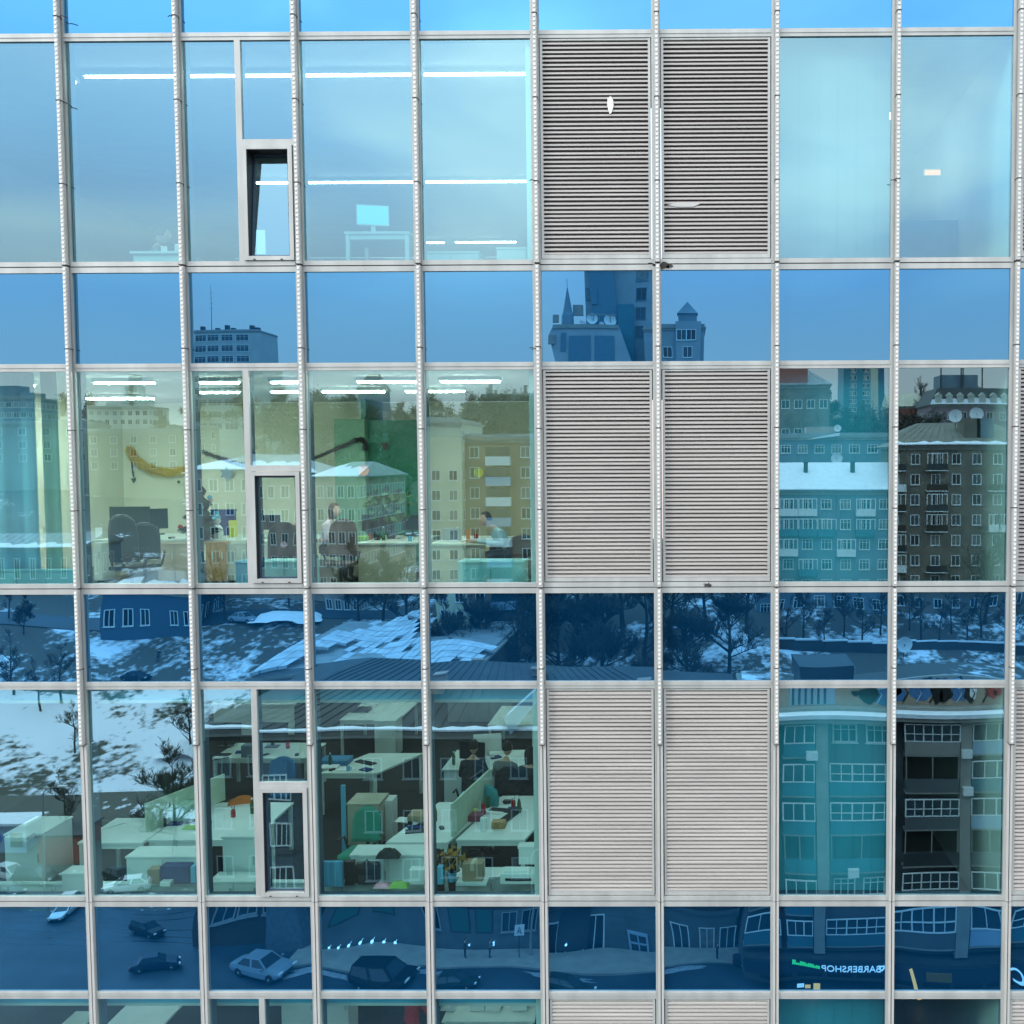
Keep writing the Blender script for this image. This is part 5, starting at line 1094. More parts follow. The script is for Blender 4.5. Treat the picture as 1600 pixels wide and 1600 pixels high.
m = MB().prism([(lx(T3, 1250, 172), T3['h']-.3), (lx(T3, 1302, 172), T3['h']+.8), (lx(T3, 1302, 172), T3['h']+.3)], 'y', .5, 1.4); m.build('snow_drift', SNOW, T3)
dish(T3, lx(T3, 1298, 172), 1.3, T3['h']-3.4, .95, .1); dish(T3, lx(T3, 1302, 172), -1, T3['h']+1.6, .6, .1)
T4 = house('chimney_house', 'grey brown house with a red brick chimney block on its roof', 'building', 1150, 1288, 205, 46.0, 14, BRK, roof='hip', roofh=4.2, roofm=ROOFG, grid=(7, 5), ww=1.6, wh=1.7, side=True)
x = lx(T4, 1230, 205); MB().box(x-3.5, x+3.0, -2.5, -.2, T4['h']+.2, T4['h']+3.6).build('chimney', REDM, T4)
T5 = house('tower_block', 'slim high rise tower block with cream end panels beyond the wooded bank', 'building', 1309, 1371, 400, 67, 15, BLUER, roof='flat', side=False, pym=600)
for (a, b_, m_) in ((1350, 1361, BEIGE), (1330, 1338, PANELT), (1311, 1318, PANELT), (1364, 1370, BLUEH)):
    MB().box(lx(T5, a, 400, 600), lx(T5, b_, 400, 600), .003, .5, 0, T5['h']-.1).build('panel', m_, T5)
for j in range(14):
    for px in (1321, 1326, 1341, 1346): add_window(T5, lx(T5, px, 400, 600), 0, T5['h']-2.6-j*3, 1.5, 1.6, 2)
MB().prism([(-5, T5['h']+.5), (5, T5['h']+.5), (4, T5['h']+2.6), (-4, T5['h']+2.6)], 'y', -8, -2).build('lift_house', BLUER, T5)
T6 = house('mansard_building', 'ornate mansard roofed building with snowy dormers and roof rails on the skyline', 'building', 1462, 1600, 262, 44.5, 16, mat('mauve brick', (.22, .17, .19), .85, .15, .4), roof='mansard', roofh=4.2, roofm=TIN, snow=.35, grid=(7, 4), ww=1.6, wh=2.0, side=True)
T6h = T6['h']
for q in range(8):
    x = -T6['w']/2+1.6+q*(T6['w']-3.2)/7; m = MB().box(x-.8, x+.8, -1.4, .4, T6h+.3, T6h+2.4); m.prism([(x-1, T6h+2.4), (x+1, T6h+2.4), (x, T6h+3.3)], 'y', -1.4, .5); d = m.build('dormer', PALEW, T6)
MB().box(lx(T6, 1482, 262), lx(T6, 1540, 262), -12, -4, T6h+4.6, T6h+8).build('attic', BLUER, T6)
for px in (1480, 1512, 1515, 1545): x = lx(T6, px, 262); MB().tube([(x, -3, T6h+4), (x, -3, T6h+10)], .18, 5).build('mast', TIN, T6)
T7 = house('low_roof_house', 'low house roof showing between the poplars and the tower block', 'building', 1380, 1445, 300, 46, 14, REDM, roof='gable', roofh=4, roofm=BEIGE, grid=(3, 2))
# ornate tower with satellite dishes
V = 215
P = house('ornate_tower', 'tall stepped tower with gables, a corner spire and satellite dishes on its terrace', 'building', 915, 1022, V, 71.5, 20, mat('blue grey stone', (.26, .30, .33), .8, .12, .3), roof='hip', roofh=14, roofm=BLUER, snow=0, pym=500, side=True)
def px_(px): return lx(P, px, V, 500)
def pz(py): return lz(P, py, V)
DB_ = mat('deep blue grey glass', (.08, .17, .24), .3)
m = MB(); m.prism([(px_(862), pz(530)), (px_(874), pz(575)), (px_(874), pz(760)), (px_(990), pz(760)), (px_(990), pz(575)), (px_(971), pz(517)), (px_(868), pz(517))], 'y', .003, 6)
wg = m.build('terrace_wing', mat('pale blue stone', (.32, .36, .39), .8, .1, .3), P)
m = MB(); 
for (a, b_) in ((893, 926), (932, 963)): m.box(px_(a), px_(b_), 6.003, 6.2, pz(600), pz(533)); 
m.box(px_(881), px_(889), 6.003, 6.2, pz(557), pz(528))
m.build('opening', DB_, wg)
m = MB().box(px_(868), px_(971), 5.8, 6.3, pz(521), pz(515)); m.box(px_(862), px_(872), 5.6, 6.5, pz(545), pz(531)); m.box(px_(868), px_(877), 5.6, 6.4, pz(512), pz(500)); m.build('cornice', CONC, wg)
m = MB().lathe([(1.3, 0), (1.25, 3), (1.0, 4), (.5, 8), (.06, 11.5), (.05, 14)], 8, (px_(888.5), 3, 0)); m.build('spire', BLUER, P, (0, 0, pz(514))).scale = (1, 1, .7)
m = MB(); m.prism([(px_(921), pz(405)), (px_(933), pz(575)), (px_(975), pz(575)), (px_(960), pz(405))], 'y', .003, 1.6); m.box(px_(925), px_(936), 1.6, 1.9, pz(478), pz(452)); m.build('buttress', DB_, P)
m = MB(); m.box(px_(968), px_(994), .003, 2.5, pz(600), pz(478)); m.build('balcony_stack', PANELT, P)
for (a, c, w_) in ((938, 432, 2.0), (1005, 440, 2.4), (1005, 470, 2.2), (1005, 500, 2.2), (1004, 530, 2.2), (921, 470, 1.4)): add_window(P, px_(a), .0, pz(c), w_, 2.6, 2, DB_)
for (a, c, r_) in ((927, 503, 1.2), (956, 505, 1.35), (910, 510, .55), (914, 511, .4), (942, 511, .5)): dish(P, px_(a), 3.2, pz(c), r_, random.uniform(-.2, .4))
m = MB().tube([(px_(920), 3, pz(496)), (px_(966), 3, pz(496))], .1, 5)
for q in range(6): x = px_(920+q*9); m.tube([(x, 3, pz(516)), (x, 3, pz(496))], .07, 4)
m.box(px_(896), px_(912), 1, 2, pz(497), pz(480)); m.build('railing', CONC, P)
Q = house('side_turret_building', 'lower blue grey building with a small pyramid roofed turret beside the ornate tower', 'building', 1010, 1100, 205, 57.2, 14, mat('blue grey stucco', (.25, .29, .32), .8, .1, .3), roof='flat', pym=520, side=True)
x0, x1 = lx(Q, 1060, 205, 500), lx(Q, 1090, 205, 500); z0 = lz(Q, 523, 205); z1 = lz(Q, 507, 205)
tu = MB().box(x0-.3, x1+.6, -4, .8, z0-10, z1).build('turret', mat('blue grey stucco', (0, 0, 0)), Q)
m = MB(); m.box(x0+.2, x1-.2, -3, .6, z1, z1+1.6); c = (x0+x1)/2
for s in (-1, 1): pass
k = [(x0, .9, z1+1.5), (x1, .9, z1+1.5), (x1, -3.3, z1+1.5), (x0, -3.3, z1+1.5)]; ap = (c, -1.2, z1+4.0)
for i in range(4): m.poly([k[i], k[(i+1) % 4], ap])
m.poly(k[::-1]); m.build('turret_roof', BLUER, tu)
for (px, py) in ((1045, 560), (1075, 560), (1066, 535), (1080, 535)): add_window(Q, lx(Q, px, 205, 500), .8 if px > 1058 else 0, lz(Q, py, 205), 1.8, 2.0, 2)
# far ones on the left
C = house('office_tower', 'far concrete office tower with deep window grid and a roof mast', 'building', 300, 406, 400, 82.5, 18, mat('pale grey concrete', (.36, .38, .38), .8, .08, .2), roof='flat', pym=560, side=True)
cw = C['w']
for j in range(13):
    for (a, b_) in ((302, 320), (322, 341), (345, 364), (369, 389)):
        x0, x1 = lx(C, a, 400, 560), lx(C, b_, 400, 560); z = C['h']-3.8-j*(4.3 if j < 4 else 4.6)
        if z < 3: continue
        o = link('window', win_meshes(x1-x0, 2.6, 3, WINF)[0], C, ((x0+x1)/2, 0, z)); link('pane', win_meshes(x1-x0, 2.6, 3, WINF)[1], o)
antenna(C, lx(C, 322, 400, 560), -4, C['h']+.6, 19)
for px in (311, 336, 352, 362, 392, 397, 401): x = lx(C, px, 400, 560); MB().box(x-.7, x+.7, -3, -1, C['h']+.6, C['h']+random.uniform(1.5, 4)).build('roof_plant', TIN, C)
for (nm, lb, pa, pb, V_, zt, wl, tops) in (
  ('long_pale_block', 'long pale green block filling the view behind the gold garland', 128, 292, 235, 38.5, mat('pale green render', (.20, .22, .17), .85, .12, .15), []),
  ('light_block', 'light grey slab block behind the light blue curtain', -60, 118, 240, 40.5, mat('grey green render', (.24, .27, .25), .85, .12, .2), []),
  ('distant_block', 'distant stepped pale block with a square chimney tower at its middle', 138, 236, 350, 50, PALEW, [(190, 210, 8), (197, 204, 12), (160, 190, 2.5), (212, 225, 3)]),
  ('distant_block', 'distant low pale block right of the stepped one', 236, 282, 370, 44, BEIGE, []),
  ('distant_block', 'distant long block left of the stepped one, behind the curtain', 50, 125, 330, 44.5, PALEW, [(75, 95, 2)]),
  ('unfinished_tower', 'unfinished concrete frame tower at the left edge of the skyline', -120, 38, 300, 50, BLUER, [(-20, 12, 4), (15, 37, 2)])):
    h = house(nm, lb, 'building', pa, pb, V_, zt, 15, wl, roof='flat', grid=(max(3, int((pb-pa)/11)), 5) if V_ > 250 else (5, 3), ww=1.6, wh=1.7, story=3, pym=640)
    for (a, b_, e) in tops: MB().box(lx(h, a, V_, 640), lx(h, b_, V_, 640), -9, -3, h['h'], h['h']+e).build('roof_block', wl, h)
h = house('villa', 'small villa with a pointed turret roof among the hilltop trees', 'house', 565, 598, 300, 52, 10, BLUER, roof='hip', roofh=4.5, roofm=TIN, grid=(3, 2), pym=640)
h = house('skyline_house', 'white two storey house with roof vents on the wooded skyline', 'building', 758, 860, 320, 51.5, 14, PALEW, roof='flat', snow=1, grid=(8, 4), ww=1.2, wh=1.6, story=3.2, pym=640)
for px in (765, 770, 778, 808, 825): x = lx(h, px, 320, 640); MB().box(x-.5, x+.5, -4, -3, h['h']+.5, h['h']+random.uniform(2, 4.5)).build('chimney', CONC, [c for c in h.children if c.name.startswith('roof')][0])
for i, (pa, pb, V_, zt) in enumerate(((-600, -160, 320, 46), (-1100, -640, 340, 52), (1640, 1760, 300, 52), (1780, 2200, 340, 48), (2250, 2700, 300, 56), (-420, -160, 180, 20), (1680, 1900, 160, 30), (1950, 2400, 180, 34))):
    house('outlying_block', ['pale slab block far left of the frame', 'grey slab block at the far left end of town', 'slab block right of the mansard building', 'long block at right beyond the yard', 'block at the far right end of town', 'hall beyond the left end of the yard', 'walk-up block right of the hipped roof one', 'second walk-up block further right'][i], 'building', pa, pb, V_, zt, 14, [PALEW, BLUER, BEIGE][i % 3], roof='flat', snow=1, grid=(8, 4), ww=1.6, wh=1.6)

# ---- trees
def grow(seed, h=10, spread=.5, dens=1.0, leafy=0, upright=.55):
    rnd = random.Random(seed); T = MB(); Cn = MB()
    lean = Vector((rnd.uniform(-.06, .06), rnd.uniform(-.06, .06), 0))
    tp = [Vector((0, 0, -.5))]; 
    for i in range(1, 7): tp.append(tp[-1]+Vector((rnd.uniform(-.12, .12), rnd.uniform(-.12, .12), h*.13))+lean*h*.1)
    T.tube(tp, [h*.022*(1-.13*i) for i in range(7)], 7)
    def tw(p, d, l, r, lev):
        q = [p]; n = 3
        for i in range(n):
            d = (d+Vector((rnd.uniform(-.25, .25), rnd.uniform(-.25, .25), rnd.uniform(-.05, .22)))).normalized(); q.append(q[-1]+d*l/n)
        (T if lev == 0 else Cn).tube(q, [r, r*.75, r*.5, r*.25], 5 if lev == 0 else 3, cap=False)
        if lev < 2:
            for k in range(int((6 if lev == 0 else 5)*dens)):
                t = rnd.uniform(.3, 1)*n; i = min(int(t), n-1); b = q[i].lerp(q[i+1], t-i)
                a = Vector((rnd.uniform(-1, 1), rnd.uniform(-1, 1), rnd.uniform(-.1, 1))).normalized()
                tw(b, (d*.6+a*.7).normalized(), l*rnd.uniform(.4, .65), r*.45, lev+1)
        else:
            for k in range(int(4*dens)):
                t = rnd.uniform(.1, 1)*n; i = min(int(t), n-1); b = q[i].lerp(q[i+1], t-i)
                a = (d+Vector((rnd.uniform(-1, 1), rnd.uniform(-1, 1), rnd.uniform(-.5, 1)))*.8).normalized(); s = a.cross(Vector((rnd.random(), rnd.random(), .2))).normalized()*h*.003
                e = b+a*h*rnd.uniform(.03, .07); Cn.poly([b-s, b+s, e])
                for _ in range(leafy):
                    c0 = b+Vector((rnd.gauss(0, 1), rnd.gauss(0, 1), rnd.gauss(0, 1)))*h*.035; u = Vector((rnd.gauss(0, 1), rnd.gauss(0, 1), rnd.gauss(0, 1))).normalized()*h*.011; v_ = u.orthogonal().normalized()*h*.009
                    Cn.quad(c0-u-v_, c0+u-v_, c0+u+v_, c0-u+v_)
    for k in range(int(11*dens)):
        t = rnd.uniform(1.6, 5.9); i = int(t); b = tp[i].lerp(tp[min(i+1, 6)], t-i); a = 2*math.pi*(k*.38+rnd.random()*.2)
        d = Vector((math.cos(a)*spread, math.sin(a)*spread, upright)).normalized(); tw(b, d, h*rnd.uniform(.22, .4)*(1.15-.12*t), h*.008, 0)
    tw(tp[-1], Vector((0, 0, 1)), h*.22, h*.006, 0)
    return T, Cn
def tree_proto(seed, **k):
    cm = k.pop('cm', TWIG); T, Cn = grow(seed, **k); return T.mesh('trunk', BARK), Cn.mesh('crown', cm)
TP = [tree_proto(s, h=10, spread=1.0, upright=.6) for s in (1, 2, 3, 4)]
TP2 = [tree_proto(s, h=10, spread=.9, leafy=2) for s in (11, 12)]
TP3 = [tree_proto(s, h=10, spread=1.0, upright=.5, dens=1.5) for s in (41, 42)]
POP = [tree_proto(21, h=10, spread=.22, upright=1.0, dens=1.1)]
def tree(pr, x, V_, h, label, name='bare_tree', group=None, rz=None, zo=0):
    t = thing(name, label, 'tree', (x, ry(V_), gz(V_, x)+zo), random.uniform(0, 6.28) if rz is None else rz, group)
    for me in pr:
        o = link(me.name.split('.')[0], me, t); 
    t.scale = (h/10,)*3
    return t
random.seed(31)
# dark park trees that stand behind the brown building
spots = [(690, 128, 14), (715, 140, 15), (748, 132, 15), (778, 144, 16), (812, 128, 14), (842, 138, 16), (872, 130, 15), (905, 142, 16), (938, 130, 15), (968, 145, 17), (1000, 133, 16), (1040, 140, 17), (1068, 128, 14), (1100, 141, 16), (1135, 131, 15), (1165, 143, 16), (640, 142, 13), (600, 146, 13), (560, 147, 12), (860, 120, 12), (925, 119, 12), (1010, 121, 12), (1078, 118, 12)]
for i, (px, V_, h_) in enumerate(spots): tree(TP[i % 4] if i % 3 == 1 else TP3[i % 2], XV(px, V_), V_, h_, 'bare winter tree in the dark park between the town blocks', group='park trees behind the brown building')
for i, (px, V_, h_) in enumerate([(1240, 139, 6), (1262, 141, 7), (1290, 138, 6), (1318, 142, 7), (1345, 140, 7), (1372, 143, 7), (1440, 141, 8), (1470, 139, 7), (1492, 143, 8), (1520, 140, 7), (1545, 142, 8), (1588, 138, 9), (1420, 144, 7)]):
    tree(TP[i % 4], XV(px, V_), V_, h_, 'small bare tree in the snowy courtyard before the apartment blocks', group='courtyard trees')
tree(TP[1], XV(1552, 146), 146, 15, 'tall bare tree against the corner of the brick apartment block')
for i, (px, V_, h_, lb) in enumerate([(258, 100, 10.5, 'leaning dark bushy tree on the slope above the parked van'), (90, 103, 7, 'small bare tree on the slope near the left edge'), (92, 130, 8, 'bare tree in the snow above the kiosk'), (60, 128, 7, 'bare tree at the top left of the snowy yard'), (20, 131, 8, 'bare tree at the left edge of the snowy yard'), (285, 118, 8, 'bare tree beside the end wall of the brown building'), (18, 150, 6, 'tree before the grey hall, left'), (40, 146, 5, 'dark conical shrub by the yard wall'), (330, 150, 9, 'bare tree left of the arched windows'), (350, 149, 9, 'bare tree between the arched windows'), (105, 120, 6, 'thin bare tree half way down the snow')]):
    tree(TP3[i % 2] if i in (0, 7) else TP[i % 4], XV(px, V_), V_, h_, lb)
for i, px in enumerate((1443, 1449)): tree(POP[0], XV(px, 285, 620), 285, 20+i*2, ['left one of the pair of tall poplars on the skyline', 'right and taller one of the pair of poplars'][i], 'poplar')
# hillside woods far off: a mass nobody could count
def wood(name, label, spots):
    V_, F_ = [], []; me = MB()
    for (px, V0, h_, k) in spots:
        for src in (TP2 if k else TP)[int(px) % 2 if k else int(px) % 4]:
            x = XV(px, V0, 650); z = gz(V0, x); s = h_/10; a = px*1.7; co, si = math.cos(a), math.sin(a); o = len(me.v)
            for v in src.vertices: me.v.append((x+(v.co.x*co-v.co.y*si)*s, ry(V0)+(v.co.x*si+v.co.y*co)*s, z+v.co.z*s))
            for p_ in src.polygons: me.f.append(tuple(o+i for i in p_.vertices)); me.m.append(0)
    return tag(me.build(name, TWIG), label, 'wood', kind='stuff')
random.seed(77)
sp = []
for px in range(395, 860, 13): 
    V0 = random.uniform(262, 315); top = 632+14*math.sin(px*.021)+random.uniform(-6, 12); z = 32+(715-top)/1600*V0; sp.append((px+random.uniform(-4, 4), V0, max(6, z-gz(V0, XV(px, V0))), 1))
for px in range(400, 850, 17): sp.append((px, random.uniform(210, 250), random.uniform(11, 15), 1))
wood('hillside_wood', 'bare grey green wood covering the hill on the left skyline', sp)
sp = [(px+random.uniform(-3, 3), random.uniform(215, 250), random.uniform(14, 18), 1) for px in range(1284, 1480, 8)]+[(px, 190, random.uniform(9, 14), 1) for px in range(1225, 1580, 14)]
wood('wooded_bank', 'dark wooded bank under the tower block on the right skyline', sp)
sp = [(px+random.uniform(-9, 9), random.uniform(330, 420), random.uniform(12, 20), 1) for px in list(range(-700, 130, 32))+list(range(1500, 2300, 32))+list(range(-700, 2300, 60))]
wood('distant_wood', 'thin wood along the far horizon', sp)

# retaining wall, fence, snow heaps, kiosk in the yard
V_ = 138; x0, x1 = XV(1215, V_), XV(1650, V_)
wl = MB(); 
for q in range(12): a = x0+(x1-x0)*q/12; b_ = x0+(x1-x0)*(q+1)/12; z = gz(V_, (a+b_)/2); wl.box(a, b_, ry(V_)-.3, ry(V_), z-1, z+1.3, 0); wl.box(a, b_, ry(V_)-.35, ry(V_)+.06, z+1.3, z+1.5, 1)
tag(wl.build('courtyard_wall', [TIN, SNOW]), 'dark courtyard wall capped with a line of snow', 'wall')
fx0, fx1 = XV(945, 120), XV(1180, 120); fe = MB(); n = 26
for q in range(n+1):
    x = fx0+(fx1-fx0)*q/n; z = gz(120, x); fe.box(x-.05, x+.05, ry(120)-.05, ry(120)+.05, z-.3, z+1.9)
    if q < n: x2 = fx0+(fx1-fx0)*(q+1)/n; z2 = gz(120, x2); fe.tube([(x, ry(120), z+1.7), (x2, ry(120), z2+1.7)], .04, 4); fe.tube([(x, ry(120), z+.6), (x2, ry(120), z2+.6)], .04, 4)
tag(fe.build('mesh_fence', PANELG), 'grey post fence along the park behind the brown building', 'fence')
for i, (pa, pb, V0, h_, lb) in enumerate([(1180, 1265, 122, 3.4, 'large rounded heap of snow beyond the graffiti roof'), (950, 1090, 124, 1.2, 'long low snow heap along the park fence'), (1510, 1600, 126, 1.2, 'flat snow heap at the right end of the yard'), (1310, 1390, 121, 1.0, 'thin drift of snow behind the roof hut'), (250, 330, 120, 1.2, 'rounded snow bank beside the blue house yard'), (395, 500, 149, .8, 'snowy verge in front of the arched windows')]):
    xa, xb = XV(pa, V0), XV(pb, V0); m = MB(); rnd = random.Random(i+60); nn = 14; zc = gz(V0, (xa+xb)/2)-.4
    for j in range(9):
        for k in range(nn+1):
            u = k/nn*2-1; v = j/8*2-1; e = max(0, 1-abs(u)**2.4-v*v*.9); m.v.append((xa+(xb-xa)*k/nn, ry(V0)+v*3.2, zc+(h_+.4)*math.sqrt(e)+rnd.uniform(-.06, .06)))
    for j in range(8):
        for k in range(nn): a = j*(nn+1)+k; m.f.append((a, a+1, a+nn+2, a+nn+1)); m.m.append(0)
    tag(m.build('snow_heap', SNOW, smooth=True), lb, 'snow heap')
V0 = 101; x = XV(8, V0, 1170); kz = gz(V0, x)
kk = thing('kiosk', 'small blue and white kiosk with a round emblem beside the left road', 'kiosk', (x, ry(V0), kz-.2))
MB().box(-2.4, 2.2, -2.6, 0, 0, 3.0).build('body', PANELB, kk); MB().box(-2.7, 2.5, -2.9, .4, 3.0, 3.25).build('roof', SNOW, kk); MB().lathe([(.55, 0), (.55, .05)], 18, (0, 0, 0)).build('emblem', mat('emblem blue', (.03, .2, .6), .5), kk, (-.5, .03, 1.7)).rotation_euler = (-math.pi/2, 0, 0)
MB().box(.8, 1.9, .003, .06, .8, 2.2).build('window', WING, kk)
V0 = 99; x = XV(104, V0, 1310)
bw_ = thing('boundary_wall', 'red brown garage wall beyond the street at left', 'wall', (x, ry(V0), -8)); MB().box(-2.6, 1.8, -4, 0, 0, 3.2).build('wall', REDM, bw_); MB().box(-2.8, 2.0, -4.2, .2, 3.2, 3.35).build('roof', TIN, bw_)
# slush along the kerb and wheel tracks on the road
rnd = random.Random(17)
for i in range(13):
    x = -34+i*4.6+rnd.uniform(-1, 1); V0 = 77.6 if i % 2 else rnd.uniform(86, 90.5); L_ = rnd.uniform(1.2, 3.6); m = MB(); n = 16; c0 = len(m.v); m.v.append((0, 0, .10))
    for t in range(n): a = 6.283*t/n; q = rnd.uniform(.6, 1.1); m.v.append((L_*math.cos(a)*q, .55*math.sin(a)*q, 0))
    for t in range(n): m.f.append((0, 1+t, 1+(t+1) % n)); m.m.append(0)
    o = m.build('slush_pile', mat('dirty slush', (.22, .26, .30), .7, .3, 4), None, (x, ry(V0), STZ+.001)); tag(o, 'low ridge of dirty grey slush lying along the street kerb', 'slush', 'slush piles along the street')
m = MB()
for k, (v, a) in enumerate(((84.0, .4), (85.6, .4), (88, -.3), (89.6, -.3), (82.6, .1))):
    pr = None
    for i in range(60):
        x = -60+i*2; y = ry(v+a*math.sin(x*.06)); 
        if pr: m.quad((pr[0], pr[1]-.14, STZ+.005), (x, y-.14, STZ+.005), (x, y+.14, STZ+.005), (pr[0], pr[1]+.14, STZ+.005))
        pr = (x, y)
struct(m.build('road_tracks', mat('wet wheel track', (.010, .022, .034), .25, .3, .5)))
for i, (px, py, lb, cm) in enumerate(((247, 1040, 'pedestrian in dark coat walking on the path below the blue house', DKCL), (449, 1000, 'pedestrian in black standing before the arched windows', DKCL), (716, 1507, 'pedestrian in dark clothes on the pavement by the sign board', DKCL), (760, 1512, 'second pedestrian in grey on the pavement right of the first', GREYSH), (1120, 1530, 'pedestrian in a dark coat at the corner of the barber shop', DKCL))):
    o = person(px, 14, 1, lb, cm, standing=True, rz=.5*i, lean=.05, reach=.1)
    if py > 1400: V0 = 80 if py < 1515 else 79; z = -7.86+.005
    else: V0 = 140 if i == 0 else 153; z = gz(V0, XV(px, V0))
    o.location = (XV(px, V0, py), ry(V0), z)
def lamp_post(px, V0, h_, label):
    x = XV(px, V0, 1250); o = thing('street_lamp', label, 'street lamp', (x, ry(V0), gz(V0, x)))
    MB().tube([(0, 0, 0), (0, 0, h_)], [.13, .07], 8).build('pole', CONC, o); MB().tube([(0, 0, h_), (.3, 0, h_+.5), (1.4, 0, h_+.7)], .05, 6).build('arm', CONC, o); MB().box(1.2, 1.9, -.14, .14, h_+.62, h_+.75).build('lamp_head', WINF, o)
lamp_post(70, 88, 11, 'pale street lamp post before the snowy slope'); lamp_post(420, 86, 9, 'street lamp at the kerb near the pale saloon'); lamp_post(830, 80.5, 8, 'street lamp on the pavement left of the door')
# street sign on the pavement
V0 = 80; x = XV(812, V0, 1500); o = thing('street_sign', 'pale square sign board on a post on the pavement', 'sign', (x, ry(V0), -7.86))
MB().tube([(0, 0, 0), (0, 0, 3)], .04, 6).build('pole', TIN, o); MB().box(-.45, .45, .04, .08, 2.0, 3.0).build('board', WINF, o); MB().tube([(-.2, .1, 2.2), (0, .1, 2.8), (.2, .1, 2.2), (-.12, .1, 2.45), (.12, .1, 2.45)], .03, 4).build('symbol', BLUEH, o)

# ---- cars
def car_proto(col_name, col, kind='saloon'):
    P_ = mat(col_name, col, .3, .05, 1, .3)
    r = thing('parked_car', 'car', 'car', (0, 0, 0))
    hw = .86; L_ = 2.2
    if kind == 'saloon': sec = [(-2.2, .38, .66, .72), (-2.05, .28, .86, .80), (-1.3, .22, .93, .86), (0, .22, .94, .88), (1.1, .22, .90, .87), (1.9, .26, .76, .80), (2.2, .36, .60, .70)]; cab = [(-1.55, .92), (-1.0, 1.40), (.25, 1.42), (1.0, .91)]
    elif kind == 'suv': sec = [(-2.2, .42, .9, .78), (-2.1, .34, 1.02, .86), (-1.2, .3, 1.06, .9), (0, .3, 1.06, .92), (1.1, .3, 1.03, .91), (1.95, .34, .9, .84), (2.2, .42, .7, .72)]; cab = [(-2.0, 1.03), (-1.75, 1.66), (.35, 1.7), (1.15, 1.02)]
    else: sec = [(-2.2, .38, .7, .74), (-2.0, .3, .95, .82), (-1.3, .24, 1.0, .87), (0, .24, .96, .88), (1.1, .24, .9, .86), (1.9, .28, .74, .78), (2.15, .36, .6, .66)]; cab = [(-1.9, .98), (-1.3, 1.42), (.15, 1.44), (1.15, .90)]
    b = MB(); rings = []
    for (x, z0, z1, w2) in sec:
        rings.append(len(b.v)); mz = (z0+z1)/2
        b.v += [(x, -w2*.9, z0), (x, -w2, z0+.12), (x, -w2, mz+.05), (x, -w2*.93, z1-.03), (x, -w2*.55, z1+.01), (x, w2*.55, z1+.01), (x, w2*.93, z1-.03), (x, w2, mz+.05), (x, w2, z0+.12), (x, w2*.9, z0)]
    for i in range(len(sec)-1):
        for j in range(10): b.f.append((rings[i]+j, rings[i]+(j+1) % 10, rings[i+1]+(j+1) % 10, rings[i+1]+j)); b.m.append(0)
    b.f.append(tuple(rings[0]+j for j in range(10))); b.f.append(tuple(rings[-1]+j for j in range(10))[::-1]); b.m += [0, 0]
    b.build('body', P_, r, smooth=False)
    (xa, za), (xb, zb), (xc, zc), (xd, zd) = cab; wb, wt = .80, .60
    c = MB(); lo = [(xa, -wb, za-.04), (xd, -wb, zd-.04), (xd, wb, zd-.04), (xa, wb, za-.04)]; hi = [(xb, -wt, zb), (xc, -wt, zc), (xc, wt, zc), (xb, wt, zb)]
    for i in range(4): j = (i+1) % 4; c.quad(lo[i], lo[j], hi[j], hi[i])
    c.poly(hi); c.build('cabin', P_, r)
    g = MB()
    def inset(q, f, off):
        q = [Vector(v) for v in q]; ce = sum(q, Vector())/4; n_ = (q[1]-q[0]).cross(q[3]-q[0]).normalized(); n_ = n_ if n_.dot(ce-Vector((0, 0, .7))) > 0 else -n_
        return [ce+(v-ce)*f+n_*off for v in q]
    for i in range(4):
        j = (i+1) % 4; q = [lo[i], lo[j], hi[j], hi[i]]
        if i in (0, 2):
            q = [Vector(v) for v in q]; m1, m2 = q[0].lerp(q[1], .5), q[3].lerp(q[2], .5)
            g.poly(inset([q[0], m1, m2, q[3]], .84, .012)); g.poly(inset([m1, q[1], q[2], m2], .84, .012))
        else: g.poly(inset(q, .86, .012))
    g.build('window', WING, r)
    wh_ = MB().lathe([(.2, -.1), (.31, -.1), (.33, -.06), (.33, .06), (.31, .1), (.2, .1)], 16).mesh('tyre', BLACKP); rm_ = MB().lathe([(.02, -.105), (.2, -.09), (.2, .09), (.02, .105)], 10).mesh('rim', ALU)
    for x in (-1.35, 1.35):
        for y in (-.78, .78):
            o = thing('w', '', ''); bpy.data.objects.remove(o); o = link('wheel', wh_, r, (x, y, .33)); o.rotation_euler = (math.pi/2, 0, 0); link('rim', rm_, o)
    xe = sec[-1][0]; ze = (sec[-2][1]+sec[-2][2])/2+.08
    for s in (-1, 1):
        MB().box(xe-.12, xe+.03, s*.6-.15, s*.6+.15, ze-.03, ze+.11).build('headlight', mat('headlight glass', (.7, .72, .75), .2, 0), r)
        MB().box(-xe-.03, -xe+.1, s*.6-.13, s*.6+.13, ze+.0, ze+.13).build('tail_light', mat('tail light red', (.3, .01, .01), .3, 0), r)
        MB().box(.72, .84, s*.98-.08, s*.98+.08, .9, 1.03).build('mirror', P_, r)
    MB().box(xe-.05, xe+.04, -.45, .45, .32, .52).build('bumper', BLACKP, r)
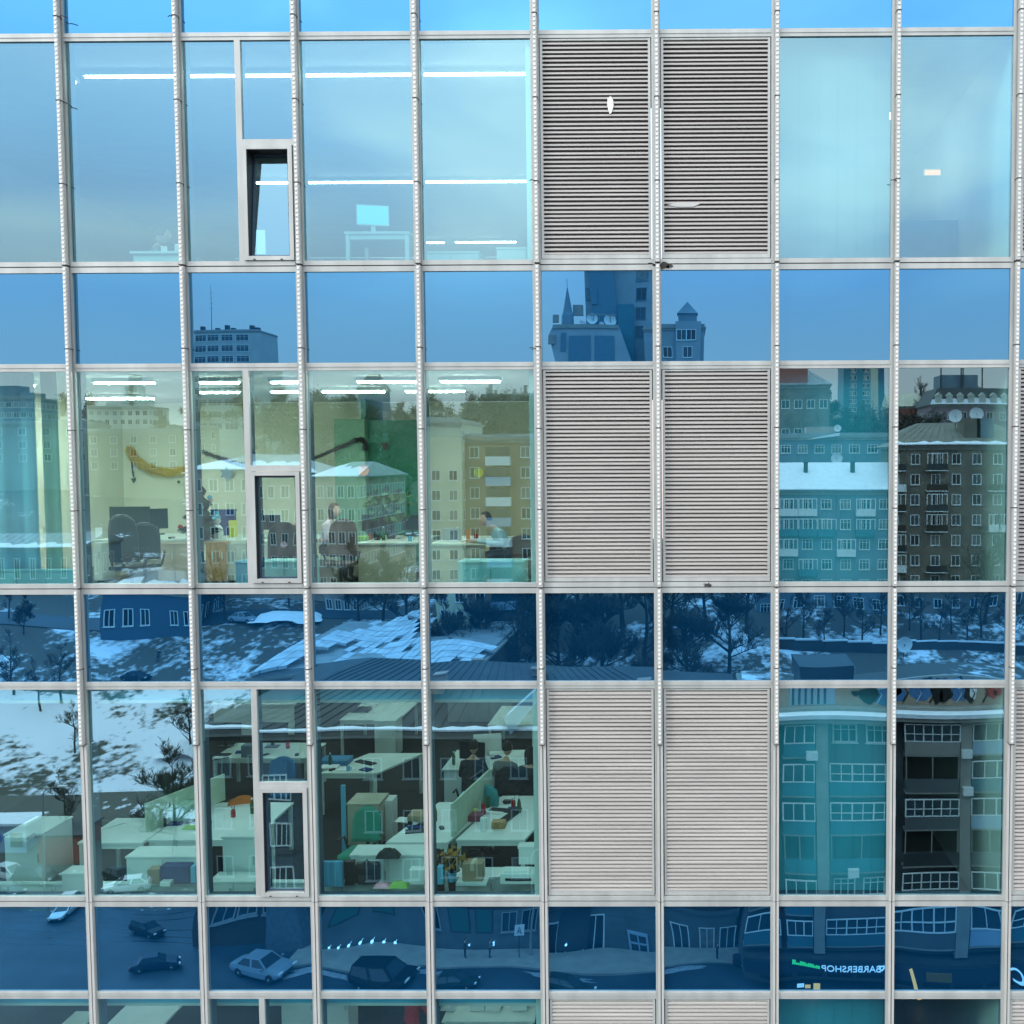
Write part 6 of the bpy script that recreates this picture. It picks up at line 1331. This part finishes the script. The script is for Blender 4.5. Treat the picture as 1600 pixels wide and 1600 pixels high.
    return r
protos = {'dark saloon': car_proto('dark blue paint', (.015, .025, .05)), 'pale': car_proto('pale silver blue paint', (.26, .34, .42)), 'suv': car_proto('black paint', (.012, .013, .016), 'suv'), 'hatch': car_proto('dark green paint', (.02, .045, .045), 'hatch'), 'white': car_proto('white paint', (.7, .72, .74), 'hatch')}
used = set()
def put_car(kind, px, py, hd, label, V0=None, group='cars in the street', z=None):
    if V0 is None: V0 = (CAMZ+8)/(-(ray(px, py).z)); z = -8
    x = XV(px, V0, py); z = gz(V0, x) if z is None else z
    if kind in used: return copy_thing(protos[kind], (x, ry(V0), z+.012), rad(hd), label, group)
    protos[kind].scale = (.92,)*3
    used.add(kind); r = protos[kind]; r.location = (x, ry(V0), z+.012); r.rotation_euler = (0, 0, rad(hd)); r['label'] = label; r['group'] = group
put_car('suv', 240, 1458, 28, 'black high car crossing the street, farther of the two dark cars at left')
put_car('dark saloon', 252, 1526, -22, 'dark blue saloon with bright headlights turning in the street at left')
put_car('pale', 414, 1517, 18, 'pale silver blue saloon car driving alone in the street')
put_car('suv', 590, 1530, 12, 'black high car driving past the lit shop windows')
put_car('white', 106, 1416, 85, 'white hatchback seen end on at the top of the street')
put_car('hatch', 700, 1548, 5, 'dark green hatchback half hidden by the window frame, right of the black car')
put_car('hatch', 885, 1545, 8, 'dark green hatchback parked before the dark shop door')
put_car('dark saloon', 1190, 1515, 5, 'dark blue saloon parked at the corner of the barber shop')
put_car('white', 18, 1208, 20, 'white hatchback parked beside the kiosk', 97)
put_car('hatch', 190, 1252, 30, 'green hatchback parked under the leaning tree', 95)
put_car('white', 200, 1330, 160, 'white hatchback parked behind the office plant boxes', 93)
put_car('dark saloon', 8, 1300, 15, 'dark blue saloon parked by the garage wall', 93)
put_car('suv', 60, 1285, 12, 'black high car parked before the garage wall', 96)
put_car('pale', 380, 1030, 20, 'pale saloon parked on the path below the arched windows', 148)
put_car('dark saloon', 215, 1022, 10, 'dark saloon parked in front of the blue house', 136)
